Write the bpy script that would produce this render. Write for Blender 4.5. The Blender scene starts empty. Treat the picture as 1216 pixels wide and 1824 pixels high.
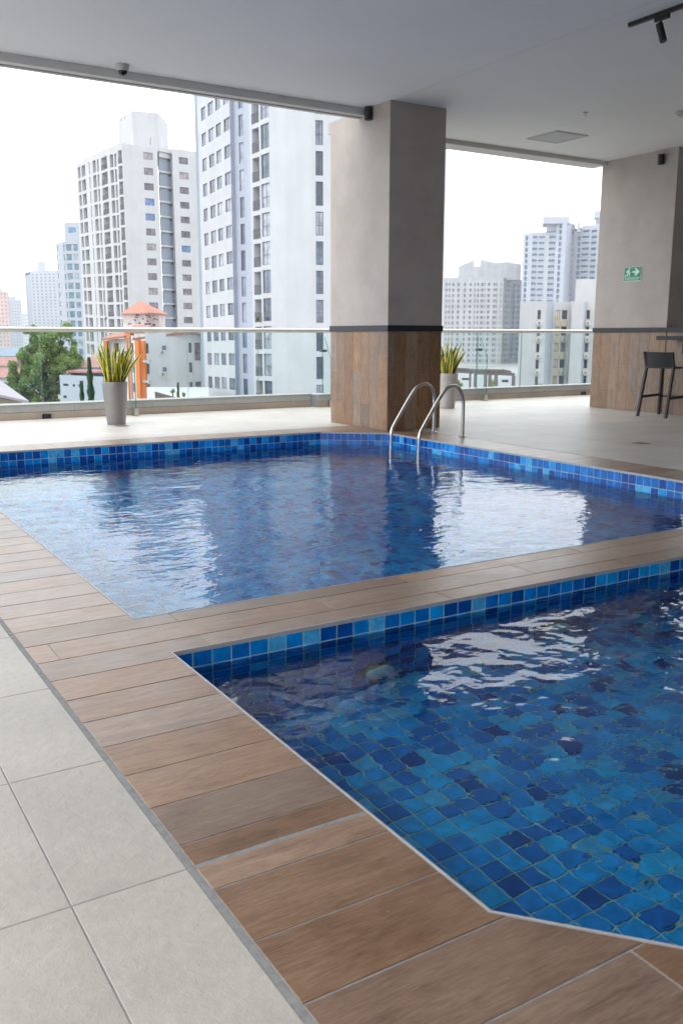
import bpy, math, random
from mathutils import Vector, Matrix

rng = random.Random(7)
SC = bpy.context.scene
COL = SC.collection

# ------------------------------------------------------------------ camera, world, sun, exposure
H = 1.2                                   # eye height above the pool deck
F = 1602.68                               # focal length in pixels of the 1216 x 1824 frame
YAW, PITCH, ROLL = math.radians(31.468), math.radians(-11.138), math.radians(-0.071)


def cam_axes():
    f = Vector((math.sin(YAW) * math.cos(PITCH), math.cos(YAW) * math.cos(PITCH), math.sin(PITCH)))
    r = f.cross(Vector((0, 0, 1))).normalized()
    d = f.cross(r)
    c, s = math.cos(ROLL), math.sin(ROLL)
    return c * r + s * d, -s * r + c * d, f


AR, AD, AF = cam_axes()
cam = bpy.data.cameras.new('camera')
camo = bpy.data.objects.new('camera', cam)
COL.objects.link(camo)
M3 = Matrix((AR, -AD, -AF)).transposed()
camo.matrix_world = Matrix.Translation((0, 0, H)) @ M3.to_4x4()
cam.sensor_fit = 'VERTICAL'
cam.sensor_height = 36
cam.sensor_width = 24
cam.lens = F / 1824 * 36
cam.clip_start = 0.05
cam.clip_end = 6000
cam.dof.use_dof = True
cam.dof.focus_distance = 4.6
cam.dof.aperture_fstop = 7.0
SC.camera = camo

world = bpy.data.worlds.new('World')
SC.world = world
world.use_nodes = True
wn, wl = world.node_tree.nodes, world.node_tree.links
wn.clear()
SUN_EL, SUN_AZ = math.radians(58), math.radians(-100)      # azimuth: 0 = +Y, positive towards +X
out = wn.new('ShaderNodeOutputWorld')
bg = wn.new('ShaderNodeBackground')
bg.inputs['Strength'].default_value = 0.1
sky = wn.new('ShaderNodeTexSky')
sky.sky_type = 'NISHITA'
sky.sun_disc = False
sky.sun_elevation = SUN_EL
sky.sun_rotation = SUN_AZ
sky.air_density = 1.0
sky.dust_density = 2.0
# an even deck of bright cloud over that sky
tc = wn.new('ShaderNodeTexCoord')
mp = wn.new('ShaderNodeMapping')
mp.inputs['Scale'].default_value = (1, 1, 3.0)
nz = wn.new('ShaderNodeTexNoise')
nz.inputs['Scale'].default_value = 1.6
nz.inputs['Detail'].default_value = 5
nz.inputs['Roughness'].default_value = 0.55
cr = wn.new('ShaderNodeValToRGB')
cr.color_ramp.elements[0].position = 0.3
cr.color_ramp.elements[0].color = (0.76, 0.82, 0.90, 1)
cr.color_ramp.elements[1].position = 0.62
cr.color_ramp.elements[1].color = (0.95, 0.98, 1.0, 1)
vm = wn.new('ShaderNodeVectorMath')
vm.operation = 'SCALE'
vm.inputs['Scale'].default_value = 16.5
mx = wn.new('ShaderNodeMix')
mx.data_type = 'RGBA'
mx.inputs[0].default_value = 0.9
wl.new(tc.outputs['Generated'], mp.inputs['Vector'])
wl.new(mp.outputs['Vector'], nz.inputs['Vector'])
wl.new(nz.outputs['Fac'], cr.inputs['Fac'])
wl.new(cr.outputs['Color'], vm.inputs[0])
wl.new(sky.outputs['Color'], mx.inputs[6])
wl.new(vm.outputs['Vector'], mx.inputs[7])
wl.new(mx.outputs[2], bg.inputs['Color'])
wl.new(bg.outputs['Background'], out.inputs['Surface'])

sun = bpy.data.lights.new('sun', 'SUN')
sun.energy = 0.6
sun.angle = math.radians(25)
sun.color = (1.0, 0.96, 0.9)
suno = bpy.data.objects.new('sun', sun)
COL.objects.link(suno)
sdir = Vector((math.sin(SUN_AZ) * math.cos(SUN_EL), math.cos(SUN_AZ) * math.cos(SUN_EL), math.sin(SUN_EL)))
suno.rotation_euler = sdir.to_track_quat('Z', 'Y').to_euler()
suno.location = (0, 0, 60)

vs = SC.view_settings
SC.display_settings.display_device = 'sRGB'
vs.view_transform = 'Standard'
vs.look = 'None'
vs.exposure = 0.98
vs.gamma = 1
vs.use_curve_mapping = False
cy = SC.cycles
cy.use_denoising = True
cy.max_bounces = 12
cy.diffuse_bounces = 5
cy.glossy_bounces = 5
cy.transmission_bounces = 10
cy.transparent_max_bounces = 16
cy.sample_clamp_indirect = 8
cy.caustics_reflective = True
cy.caustics_refractive = True
cy.blur_glossy = 0.3


# ------------------------------------------------------------------ helpers
def ray(px, py):
    return AR * ((px - 608) / F) + AD * ((py - 912) / F) + AF


FH = Vector((math.sin(YAW), math.cos(YAW), 0))


def at(px, py, d):
    """the point seen at a place of the photograph, d metres ahead"""
    r = ray(px, py)
    return Vector((0, 0, H)) + r * (d / r.dot(FH))


def srgb(r, g, b):
    def c(v):
        v /= 255
        return v / 12.92 if v <= 0.04045 else ((v + 0.055) / 1.055) ** 2.4
    return (c(r), c(g), c(b), 1)


class MB:
    def __init__(s):
        s.v, s.f, s.m = [], [], []

    def face(s, pts, m=0):
        n = len(s.v)
        s.v += [tuple(p) for p in pts]
        s.f.append(tuple(range(n, n + len(pts))))
        s.m.append(m)

    def box(s, x0, x1, y0, y1, z0, z1, m=0):
        s.obox((x0, y0, z0), (x1 - x0, 0, 0), (0, y1 - y0, 0), (0, 0, z1 - z0), m)

    def obox(s, o, a, b, c, m=0):
        o, a, b, c = Vector(o), Vector(a), Vector(b), Vector(c)
        n = len(s.v)
        s.v += [tuple(p) for p in (o, o + a, o + a + b, o + b, o + c, o + a + c, o + a + b + c, o + b + c)]
        for q in ((0, 3, 2, 1), (4, 5, 6, 7), (0, 1, 5, 4), (1, 2, 6, 5), (2, 3, 7, 6), (3, 0, 4, 7)):
            s.f.append(tuple(n + i for i in q))
            s.m.append(m)

    def prism(s, poly, z0, z1, m=0, cap_bottom=True):
        n = len(s.v)
        k = len(poly)
        s.v += [(p[0], p[1], z0) for p in poly] + [(p[0], p[1], z1) for p in poly]
        s.f.append(tuple(n + k + i for i in range(k)))
        s.m.append(m)
        if cap_bottom:
            s.f.append(tuple(n + i for i in reversed(range(k))))
            s.m.append(m)
        for i in range(k):
            j = (i + 1) % k
            s.f.append((n + i, n + j, n + k + j, n + k + i))
            s.m.append(m)

    def lathe(s, prof, c=(0, 0, 0), seg=32, m=0, axis='z'):
        n = len(s.v)
        for r, z in prof:
            for i in range(seg):
                a = 2 * math.pi * i / seg
                if axis == 'z':
                    s.v.append((c[0] + r * math.cos(a), c[1] + r * math.sin(a), c[2] + z))
                else:
                    s.v.append((c[0] + r * math.cos(a), c[1] + z, c[2] + r * math.sin(a)))
        for k in range(len(prof) - 1):
            for i in range(seg):
                j = (i + 1) % seg
                q = (n + k * seg + i, n + k * seg + j, n + (k + 1) * seg + j, n + (k + 1) * seg + i)
                s.f.append(q if axis == 'z' else q[::-1])
                s.m.append(m)
        for k, rev in ((0, axis == 'z'), (len(prof) - 1, axis != 'z')):
            q = tuple(n + k * seg + i for i in range(seg))
            s.f.append(q[::-1] if rev else q)
            s.m.append(m)

    def tube(s, pts, r, seg=14, m=0):
        pts = [Vector(p) for p in pts]
        n = len(s.v)
        up = None
        for i, p in enumerate(pts):
            t = (pts[min(i + 1, len(pts) - 1)] - pts[max(i - 1, 0)]).normalized()
            if up is None:
                up = t.orthogonal().normalized()
            up = (up - t * up.dot(t)).normalized()
            w = t.cross(up)
            rr = r[i] if isinstance(r, (list, tuple)) else r
            for k in range(seg):
                a = 2 * math.pi * k / seg
                s.v.append(tuple(p + up * (math.cos(a) * rr) + w * (math.sin(a) * rr)))
        for i in range(len(pts) - 1):
            for k in range(seg):
                j = (k + 1) % seg
                s.f.append((n + i * seg + k, n + i * seg + j, n + (i + 1) * seg + j, n + (i + 1) * seg + k))
                s.m.append(m)
        s.f.append(tuple(n + k for k in reversed(range(seg))))
        s.f.append(tuple(n + (len(pts) - 1) * seg + k for k in range(seg)))
        s.m += [m, m]

    def mesh(s, name, mats, smooth=False):
        me = bpy.data.meshes.new(name)
        me.from_pydata(s.v, [], s.f)
        for m in (mats if isinstance(mats, (list, tuple)) else [mats]):
            me.materials.append(m)
        if any(s.m):
            me.polygons.foreach_set('material_index', s.m)
        if smooth:
            me.polygons.foreach_set('use_smooth', [True] * len(me.polygons))
            me.set_sharp_from_angle(angle=math.radians(40))
        me.update()
        return me

    def build(s, name, mats, parent=None, smooth=False, **props):
        return link(name, s.mesh(name, mats, smooth), parent, **props)


def link(name, data, parent=None, loc=None, rz=None, **props):
    o = bpy.data.objects.new(name, data)
    COL.objects.link(o)
    if parent is not None:
        o.parent = parent
    if loc is not None:
        o.location = loc
    if rz is not None:
        o.rotation_euler = (0, 0, rz)
    for k, v in props.items():
        if v is not None:
            o[k] = v
    return o


def thing(name, label, cat, loc=(0, 0, 0), rz=0, group=None):
    return link(name, None, None, loc, rz, label=label, category=cat, group=group)


# ------------------------------------------------------------------ materials
def newmat(name):
    m = bpy.data.materials.new(name)
    m.use_nodes = True
    nt = m.node_tree
    b = nt.nodes['Principled BSDF']
    return m, nt.nodes, nt.links, b


def N(n, typ, **kw):
    x = n.new(typ)
    for k, v in kw.items():
        if k in x.inputs:
            x.inputs[k].default_value = v
        else:
            setattr(x, k, v)
    return x


def flat(name, col, rough=0.6, metal=0.0, spec=0.5, noise=0.0, nscale=8.0, bump=0.0, bscale=60.0):
    m, n, l, b = newmat(name)
    b.inputs['Base Color'].default_value = col
    b.inputs['Roughness'].default_value = rough
    b.inputs['Metallic'].default_value = metal
    b.inputs['Specular IOR Level'].default_value = spec
    if noise or bump:
        g = N(n, 'ShaderNodeNewGeometry')
    if noise:
        t = N(n, 'ShaderNodeTexNoise', Scale=nscale, Detail=6.0, Roughness=0.6)
        l.new(g.outputs['Position'], t.inputs['Vector'])
        mr = N(n, 'ShaderNodeMapRange')
        mr.inputs[1].default_value = 0.3
        mr.inputs[2].default_value = 0.7
        mr.inputs[3].default_value = 1 - noise
        mr.inputs[4].default_value = 1 + noise
        l.new(t.outputs['Fac'], mr.inputs[0])
        v = N(n, 'ShaderNodeVectorMath', operation='SCALE')
        v.inputs[0].default_value = col[:3]
        l.new(mr.outputs[0], v.inputs['Scale'])
        l.new(v.outputs[0], b.inputs['Base Color'])
    if bump:
        t = N(n, 'ShaderNodeTexNoise', Scale=bscale, Detail=4.0)
        l.new(g.outputs['Position'], t.inputs['Vector'])
        bp = N(n, 'ShaderNodeBump', Strength=bump, Distance=0.004)
        l.new(t.outputs['Fac'], bp.inputs['Height'])
        l.new(bp.outputs['Normal'], b.inputs['Normal'])
    return m


def ramp(n, stops, interp='LINEAR'):
    r = n.new('ShaderNodeValToRGB')
    cr = r.color_ramp
    cr.interpolation = interp
    while len(cr.elements) < len(stops):
        cr.elements.new(0.5)
    for e, (p, c) in zip(cr.elements, stops):
        e.position = p
        e.color = c
    return r


def wood(name, axis, rough=0.31):
    """wood look porcelain plank; grain runs along the given world axis"""
    m, n, l, b = newmat(name)
    g = N(n, 'ShaderNodeNewGeometry')
    oi = N(n, 'ShaderNodeObjectInfo')
    off = N(n, 'ShaderNodeVectorMath', operation='SCALE')
    off.inputs[0].default_value = (37, 53, 71)
    l.new(oi.outputs['Random'], off.inputs['Scale'])
    add = N(n, 'ShaderNodeVectorMath', operation='ADD')
    l.new(g.outputs['Position'], add.inputs[0])
    l.new(off.outputs[0], add.inputs[1])
    st = {'x': (1.5, 8, 8), 'y': (8, 1.5, 8), 'z': (8, 8, 1.5)}[axis]
    mp = N(n, 'ShaderNodeMapping')
    mp.inputs['Scale'].default_value = st
    l.new(add.outputs[0], mp.inputs['Vector'])
    big = N(n, 'ShaderNodeTexNoise', Scale=1.6, Detail=5.0, Roughness=0.55, Distortion=2.2)
    l.new(mp.outputs[0], big.inputs['Vector'])
    mp2 = N(n, 'ShaderNodeMapping')
    mp2.inputs['Scale'].default_value = tuple(v * 10 if v > 2 else v * 4 for v in st)
    l.new(add.outputs[0], mp2.inputs['Vector'])
    fine = N(n, 'ShaderNodeTexNoise', Scale=3.0, Detail=5.0, Roughness=0.7, Distortion=0.5)
    l.new(mp2.outputs[0], fine.inputs['Vector'])
    blot = N(n, 'ShaderNodeTexNoise', Scale=5.0, Detail=5.0, Roughness=0.6)
    l.new(add.outputs[0], blot.inputs['Vector'])
    m0 = N(n, 'ShaderNodeMath', operation='MULTIPLY')
    l.new(big.outputs['Fac'], m0.inputs[0])
    m0.inputs[1].default_value = 0.30
    a1 = N(n, 'ShaderNodeMath', operation='MULTIPLY_ADD')
    l.new(fine.outputs['Fac'], a1.inputs[0])
    a1.inputs[1].default_value = 0.48
    l.new(m0.outputs[0], a1.inputs[2])
    a2 = N(n, 'ShaderNodeMath', operation='MULTIPLY_ADD')
    l.new(blot.outputs['Fac'], a2.inputs[0])
    a2.inputs[1].default_value = 0.22
    l.new(a1.outputs[0], a2.inputs[2])
    r = ramp(n, [(0.36, (0.10, 0.048, 0.023, 1)), (0.46, (0.205, 0.105, 0.051, 1)),
                 (0.54, (0.265, 0.15, 0.082, 1)), (0.66, (0.35, 0.22, 0.13, 1))])
    l.new(a2.outputs[0], r.inputs['Fac'])
    hsv = N(n, 'ShaderNodeHueSaturation')
    hv = N(n, 'ShaderNodeMapRange')
    hv.inputs[3].default_value = 0.80
    hv.inputs[4].default_value = 1.20
    l.new(oi.outputs['Random'], hv.inputs[0])
    l.new(hv.outputs[0], hsv.inputs['Value'])
    sm = N(n, 'ShaderNodeMath', operation='MULTIPLY')
    l.new(oi.outputs['Random'], sm.inputs[0])
    sm.inputs[1].default_value = 17.3
    fr = N(n, 'ShaderNodeMath', operation='FRACT')
    l.new(sm.outputs[0], fr.inputs[0])
    sv = N(n, 'ShaderNodeMapRange')
    sv.inputs[3].default_value = 0.70
    sv.inputs[4].default_value = 1.14
    l.new(fr.outputs[0], sv.inputs[0])
    l.new(sv.outputs[0], hsv.inputs['Saturation'])
    l.new(r.outputs['Color'], hsv.inputs['Color'])
    # small pale chips and dust
    dn = N(n, 'ShaderNodeTexNoise', Scale=110.0, Detail=2.0)
    l.new(g.outputs['Position'], dn.inputs['Vector'])
    dr = ramp(n, [(0.73, (0, 0, 0, 1)), (0.78, (1, 1, 1, 1))])
    l.new(dn.outputs['Fac'], dr.inputs['Fac'])
    dm = N(n, 'ShaderNodeMix', data_type='RGBA')
    dm.inputs[7].default_value = (0.35, 0.3, 0.26, 1)
    l.new(dr.outputs['Color'], dm.inputs[0])
    l.new(hsv.outputs['Color'], dm.inputs[6])
    l.new(dm.outputs[2], b.inputs['Base Color'])
    rr = N(n, 'ShaderNodeMapRange')
    rr.inputs[3].default_value = rough - 0.08
    rr.inputs[4].default_value = rough + 0.16
    l.new(blot.outputs['Fac'], rr.inputs[0])
    l.new(rr.outputs[0], b.inputs['Roughness'])
    bp = N(n, 'ShaderNodeBump', Strength=0.25, Distance=0.0015)
    l.new(a1.outputs[0], bp.inputs['Height'])
    l.new(bp.outputs['Normal'], b.inputs['Normal'])
    b.inputs['Specular IOR Level'].default_value = 0.85
    return m


def stone(name, col, rough=0.42):
    m, n, l, b = newmat(name)
    g = N(n, 'ShaderNodeNewGeometry')
    oi = N(n, 'ShaderNodeObjectInfo')
    a = N(n, 'ShaderNodeTexNoise', Scale=1.7, Detail=8.0, Roughness=0.62)
    c = N(n, 'ShaderNodeTexNoise', Scale=26.0, Detail=6.0, Roughness=0.65, Distortion=0.4)
    f = N(n, 'ShaderNodeTexNoise', Scale=240.0, Detail=3.0)
    for t in (a, c, f):
        l.new(g.outputs['Position'], t.inputs['Vector'])
    mr = N(n, 'ShaderNodeMapRange')
    mr.inputs[1].default_value = 0.3
    mr.inputs[2].default_value = 0.72
    mr.inputs[3].default_value = 0.86
    mr.inputs[4].default_value = 1.08
    l.new(a.outputs['Fac'], mr.inputs[0])
    m2 = N(n, 'ShaderNodeMapRange')
    m2.inputs[1].default_value = 0.3
    m2.inputs[2].default_value = 0.7
    m2.inputs[3].default_value = 0.93
    m2.inputs[4].default_value = 1.05
    l.new(c.outputs['Fac'], m2.inputs[0])
    m3 = N(n, 'ShaderNodeMapRange')
    m3.inputs[3].default_value = 0.95
    m3.inputs[4].default_value = 1.05
    l.new(oi.outputs['Random'], m3.inputs[0])
    mu = N(n, 'ShaderNodeMath', operation='MULTIPLY')
    l.new(mr.outputs[0], mu.inputs[0])
    l.new(m2.outputs[0], mu.inputs[1])
    mu2 = N(n, 'ShaderNodeMath', operation='MULTIPLY')
    l.new(mu.outputs[0], mu2.inputs[0])
    l.new(m3.outputs[0], mu2.inputs[1])
    v = N(n, 'ShaderNodeVectorMath', operation='SCALE')
    v.inputs[0].default_value = col[:3]
    l.new(mu2.outputs[0], v.inputs['Scale'])
    # scuffs
    sc = N(n, 'ShaderNodeTexNoise', Scale=5.0, Detail=9.0, Roughness=0.8, Distortion=2.0)
    l.new(g.outputs['Position'], sc.inputs['Vector'])
    sr = ramp(n, [(0.655, (0, 0, 0, 1)), (0.72, (0.45, 0.45, 0.45, 1))])
    l.new(sc.outputs['Fac'], sr.inputs['Fac'])
    dm = N(n, 'ShaderNodeMix', data_type='RGBA')
    dm.inputs[7].default_value = (0.16, 0.15, 0.14, 1)
    l.new(sr.outputs['Color'], dm.inputs[0])
    l.new(v.outputs[0], dm.inputs[6])
    l.new(dm.outputs[2], b.inputs['Base Color'])
    b.inputs['Roughness'].default_value = rough
    ad = N(n, 'ShaderNodeMath', operation='MULTIPLY_ADD')
    l.new(f.outputs['Fac'], ad.inputs[0])
    ad.inputs[1].default_value = 0.3
    l.new(c.outputs['Fac'], ad.inputs[2])
    bp = N(n, 'ShaderNodeBump', Strength=0.5, Distance=0.006)
    l.new(ad.outputs[0], bp.inputs['Height'])
    l.new(bp.outputs['Normal'], b.inputs['Normal'])
    return m


def tile_mat():
    m, n, l, b = newmat('glazed_pool_tile')
    at_ = N(n, 'ShaderNodeAttribute', attribute_name='shade')
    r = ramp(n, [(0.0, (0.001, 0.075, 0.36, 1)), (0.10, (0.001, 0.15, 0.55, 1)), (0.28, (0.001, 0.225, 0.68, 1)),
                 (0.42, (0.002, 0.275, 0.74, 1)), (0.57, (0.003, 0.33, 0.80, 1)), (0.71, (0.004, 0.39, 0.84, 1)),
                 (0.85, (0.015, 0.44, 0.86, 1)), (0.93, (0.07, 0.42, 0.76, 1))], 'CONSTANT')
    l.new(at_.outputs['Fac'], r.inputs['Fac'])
    g = N(n, 'ShaderNodeNewGeometry')
    t = N(n, 'ShaderNodeTexNoise', Scale=22.0, Detail=4.0, Distortion=0.8)
    l.new(g.outputs['Position'], t.inputs['Vector'])
    mr = N(n, 'ShaderNodeMapRange')
    mr.inputs[1].default_value = 0.3
    mr.inputs[2].default_value = 0.7
    mr.inputs[3].default_value = 0.78
    mr.inputs[4].default_value = 1.3
    l.new(t.outputs['Fac'], mr.inputs[0])
    v = N(n, 'ShaderNodeVectorMath', operation='SCALE')
    l.new(r.outputs['Color'], v.inputs[0])
    l.new(mr.outputs[0], v.inputs['Scale'])
    l.new(v.outputs[0], b.inputs['Base Color'])
    b.inputs['Roughness'].default_value = 0.14
    bp = N(n, 'ShaderNodeBump', Strength=0.15, Distance=0.002)
    l.new(t.outputs['Fac'], bp.inputs['Height'])
    l.new(bp.outputs['Normal'], b.inputs['Normal'])
    return m


def water_mat(name, layers, tint):
    """clear water: a refracting sheet; layers = (scale, stretch xyz, height in metres)"""
    m = bpy.data.materials.new(name)
    m.use_nodes = True
    n, l = m.node_tree.nodes, m.node_tree.links
    n.clear()
    o = n.new('ShaderNodeOutputMaterial')
    gl = N(n, 'ShaderNodeBsdfRefraction', IOR=1.333, Roughness=0.0)
    gl.inputs['Color'].default_value = tint
    gs = N(n, 'ShaderNodeBsdfGlossy', Roughness=0.0)
    fr = N(n, 'ShaderNodeFresnel', IOR=1.333)
    ms = n.new('ShaderNodeMixShader')
    g = n.new('ShaderNodeNewGeometry')
    prev = None
    for sc, st, rz, h, dist, thr in layers:
        mp = N(n, 'ShaderNodeMapping')
        mp.inputs['Scale'].default_value = st
        mp.inputs['Rotation'].default_value = (0, 0, math.radians(rz))
        l.new(g.outputs['Position'], mp.inputs['Vector'])
        t = N(n, 'ShaderNodeTexNoise', Scale=sc, Detail=1.5, Roughness=0.45, Distortion=dist)
        l.new(mp.outputs[0], t.inputs['Vector'])
        # patches of stronger and calmer water
        pt = N(n, 'ShaderNodeTexNoise', Scale=0.9, Detail=2.0)
        l.new(g.outputs['Position'], pt.inputs['Vector'])
        pr = N(n, 'ShaderNodeMapRange')
        pr.inputs[1].default_value = 0.35
        pr.inputs[2].default_value = 0.65
        pr.inputs[3].default_value = h * thr
        pr.inputs[4].default_value = h * 1.5
        l.new(pt.outputs['Fac'], pr.inputs[0])
        mu = N(n, 'ShaderNodeMath', operation='MULTIPLY')
        l.new(t.outputs['Fac'], mu.inputs[0])
        l.new(pr.outputs[0], mu.inputs[1])
        if prev is None:
            prev = mu
        else:
            ad = N(n, 'ShaderNodeMath', operation='ADD')
            l.new(prev.outputs[0], ad.inputs[0])
            l.new(mu.outputs[0], ad.inputs[1])
            prev = ad
    bp = N(n, 'ShaderNodeBump', Strength=1.0, Distance=1.0)
    l.new(prev.outputs[0], bp.inputs['Height'])
    for nd in (gl, gs, fr):
        l.new(bp.outputs['Normal'], nd.inputs['Normal'])
    l.new(fr.outputs[0], ms.inputs[0])
    l.new(gl.outputs[0], ms.inputs[1])
    l.new(gs.outputs[0], ms.inputs[2])
    l.new(ms.outputs[0], o.inputs['Surface'])
    return m


def pane_mat(name, tint, ior=1.5):
    """thin clear glass: what is behind shows through straight, the surface mirrors a little"""
    m = bpy.data.materials.new(name)
    m.use_nodes = True
    n, l = m.node_tree.nodes, m.node_tree.links
    n.clear()
    o = n.new('ShaderNodeOutputMaterial')
    tr = n.new('ShaderNodeBsdfTransparent')
    tr.inputs['Color'].default_value = tint
    gl = N(n, 'ShaderNodeBsdfGlossy', Roughness=0.02)
    lw_ = N(n, 'ShaderNodeLayerWeight', Blend=0.5)
    pw = N(n, 'ShaderNodeMath', operation='POWER')
    l.new(lw_.outputs['Facing'], pw.inputs[0])
    pw.inputs[1].default_value = 5.0
    fr = N(n, 'ShaderNodeMath', operation='MULTIPLY_ADD')
    l.new(pw.outputs[0], fr.inputs[0])
    fr.inputs[1].default_value = 0.96
    fr.inputs[2].default_value = 0.03
    mx = n.new('ShaderNodeMixShader')
    l.new(fr.outputs[0], mx.inputs[0])
    l.new(tr.outputs[0], mx.inputs[1])
    l.new(gl.outputs[0], mx.inputs[2])
    l.new(mx.outputs[0], o.inputs['Surface'])
    return m


def far_glass(name, stops, rough=0.12, spec=0.5):
    """window glass of the buildings, with drawn curtains behind some panes"""
    m, n, l, b = newmat(name)
    oi = N(n, 'ShaderNodeObjectInfo')
    r = ramp(n, stops, 'CONSTANT')
    l.new(oi.outputs['Random'], r.inputs['Fac'])
    g = N(n, 'ShaderNodeNewGeometry')
    t = N(n, 'ShaderNodeTexNoise', Scale=1.1, Detail=3.0)
    l.new(g.outputs['Position'], t.inputs['Vector'])
    mr = N(n, 'ShaderNodeMapRange')
    mr.inputs[1].default_value = 0.3
    mr.inputs[2].default_value = 0.7
    mr.inputs[3].default_value = 0.6
    mr.inputs[4].default_value = 1.5
    l.new(t.outputs['Fac'], mr.inputs[0])
    v = N(n, 'ShaderNodeVectorMath', operation='SCALE')
    l.new(r.outputs['Color'], v.inputs[0])
    l.new(mr.outputs[0], v.inputs['Scale'])
    l.new(v.outputs[0], b.inputs['Base Color'])
    b.inputs['Roughness'].default_value = rough
    b.inputs['Specular IOR Level'].default_value = spec
    return m


def render_wall(name, col, streak=0.06, scale=0.35):
    """painted facade with faint rain streaks"""
    m, n, l, b = newmat(name)
    g = N(n, 'ShaderNodeNewGeometry')
    mp = N(n, 'ShaderNodeMapping')
    mp.inputs['Scale'].default_value = (1, 1, 0.06)
    l.new(g.outputs['Position'], mp.inputs['Vector'])
    t = N(n, 'ShaderNodeTexNoise', Scale=scale * 3, Detail=6.0, Roughness=0.65)
    l.new(mp.outputs[0], t.inputs['Vector'])
    t2 = N(n, 'ShaderNodeTexNoise', Scale=scale, Detail=4.0)
    l.new(g.outputs['Position'], t2.inputs['Vector'])
    ad = N(n, 'ShaderNodeMath', operation='ADD')
    l.new(t.outputs['Fac'], ad.inputs[0])
    l.new(t2.outputs['Fac'], ad.inputs[1])
    mr = N(n, 'ShaderNodeMapRange')
    mr.inputs[1].default_value = 0.75
    mr.inputs[2].default_value = 1.25
    mr.inputs[3].default_value = 1 - streak
    mr.inputs[4].default_value = 1 + streak
    l.new(ad.outputs[0], mr.inputs[0])
    v = N(n, 'ShaderNodeVectorMath', operation='SCALE')
    v.inputs[0].default_value = col[:3]
    l.new(mr.outputs[0], v.inputs['Scale'])
    l.new(v.outputs[0], b.inputs['Base Color'])
    b.inputs['Roughness'].default_value = 0.8
    return m


M = {}
M['wood_x'] = wood('wood_look_tile_x', 'x')
M['wood_y'] = wood('wood_look_tile_y', 'y')
M['wood_z'] = wood('wood_look_tile_z', 'z', 0.5)
M['stone'] = stone('pale_floor_tile', (0.47, 0.435, 0.39, 1))
M['curb_tile'] = stone('beige_curb_tile', (0.37, 0.302, 0.239, 1), 0.6)
M['grout'] = flat('grey_grout', (0.168, 0.172, 0.181, 1), 0.9, noise=0.25, nscale=30)
M['grout_light'] = flat('pale_grout', (0.252, 0.252, 0.252, 1), 0.9, noise=0.2, nscale=40)
M['grout_blue'] = flat('pool_grout', (0.42, 0.58, 0.56, 1), 0.8, noise=0.3, nscale=12)
M['tile'] = tile_mat()
M['trim'] = flat('pool_edge_trim', (0.437, 0.42, 0.412, 1), 0.4, noise=0.1, nscale=20)
M['metal_edge'] = flat('thin_metal_edge', (0.62, 0.64, 0.70, 1), 0.3, 0.8)
M['ceiling'] = flat('ceiling_paint', (0.76, 0.77, 0.78, 1), 0.75, noise=0.03, nscale=0.8)
M['beam'] = flat('beam_paint', (0.605, 0.596, 0.58, 1), 0.7, noise=0.04, nscale=2)
M['column'] = flat('taupe_plaster', (0.4, 0.355, 0.325, 1), 0.75, noise=0.09, nscale=2.6, bump=0.5, bscale=9)
M['black'] = flat('black_paint', (0.012, 0.012, 0.014, 1), 0.45)
M['band'] = flat('dark_stone_band', (0.011, 0.013, 0.020, 1), 0.5, noise=0.2, nscale=20)
M['steel'] = flat('brushed_steel', (0.62, 0.60, 0.57, 1), 0.24, 1.0, noise=0.06, nscale=60)
M['rail'] = flat('satin_rail', (0.605, 0.58, 0.538, 1), 0.38, 0.75)
M['greybase'] = flat('grey_base_channel', (0.336, 0.336, 0.319, 1), 0.6, noise=0.08, nscale=4)
M['glass'] = pane_mat('balustrade_glass', (0.945, 0.985, 0.982, 1))
M['glass_edge'] = flat('green_glass_edge', (0.06, 0.16, 0.13, 1), 0.15)
M['pot'] = flat('silver_grey_planter', (0.245, 0.231, 0.224, 1), 0.38, 0.35, noise=0.05, nscale=6)
M['pot_pale'] = flat('pale_concrete_planter', (0.42, 0.395, 0.378, 1), 0.6, noise=0.12, nscale=9)
M['soil'] = flat('dark_soil', (0.03, 0.022, 0.015, 1), 0.95, noise=0.4, nscale=60)
M['plastic_white'] = flat('off_white_plastic', (0.462, 0.454, 0.437, 1), 0.45)
M['dome'] = flat('dark_smoked_dome', (0.01, 0.01, 0.015, 1), 0.08)
M['vent'] = flat('vent_grey', (0.66, 0.68, 0.7, 1), 0.6)
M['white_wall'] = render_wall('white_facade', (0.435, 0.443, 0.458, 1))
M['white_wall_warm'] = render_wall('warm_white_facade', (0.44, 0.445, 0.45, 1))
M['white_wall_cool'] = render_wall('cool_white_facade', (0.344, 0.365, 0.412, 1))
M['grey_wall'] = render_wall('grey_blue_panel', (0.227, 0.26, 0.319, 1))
M['shaded_side'] = render_wall('shaded_white_facade', (0.336, 0.361, 0.428, 1))  # white tower walls turned from the light, their bluish shade put into the colour
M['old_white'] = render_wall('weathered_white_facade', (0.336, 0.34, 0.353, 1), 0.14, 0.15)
M['pink_wall'] = render_wall('pink_facade', (0.462, 0.336, 0.302, 1))
M['cream'] = render_wall('cream_paint', (0.47, 0.395, 0.277, 1))
M['orange'] = render_wall('orange_paint', (0.72, 0.20, 0.035, 1), 0.05, 1.0)
M['red_roof'] = flat('red_roof_tiles', (0.34, 0.165, 0.145, 1), 0.8, noise=0.2, nscale=1.5)
M['orange_roof'] = flat('orange_roof_tiles', (0.4, 0.17, 0.115, 1), 0.8, noise=0.15, nscale=2.0)
M['mauve_roof'] = flat('mauve_metal_roof', (0.319, 0.269, 0.294, 1), 0.6, noise=0.1, nscale=2)
M['grey_roof'] = flat('grey_roof', (0.20, 0.24, 0.29, 1), 0.7, noise=0.1, nscale=1)
M['frame_dark'] = flat('dark_window_frame', (0.05, 0.055, 0.065, 1), 0.5)
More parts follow.
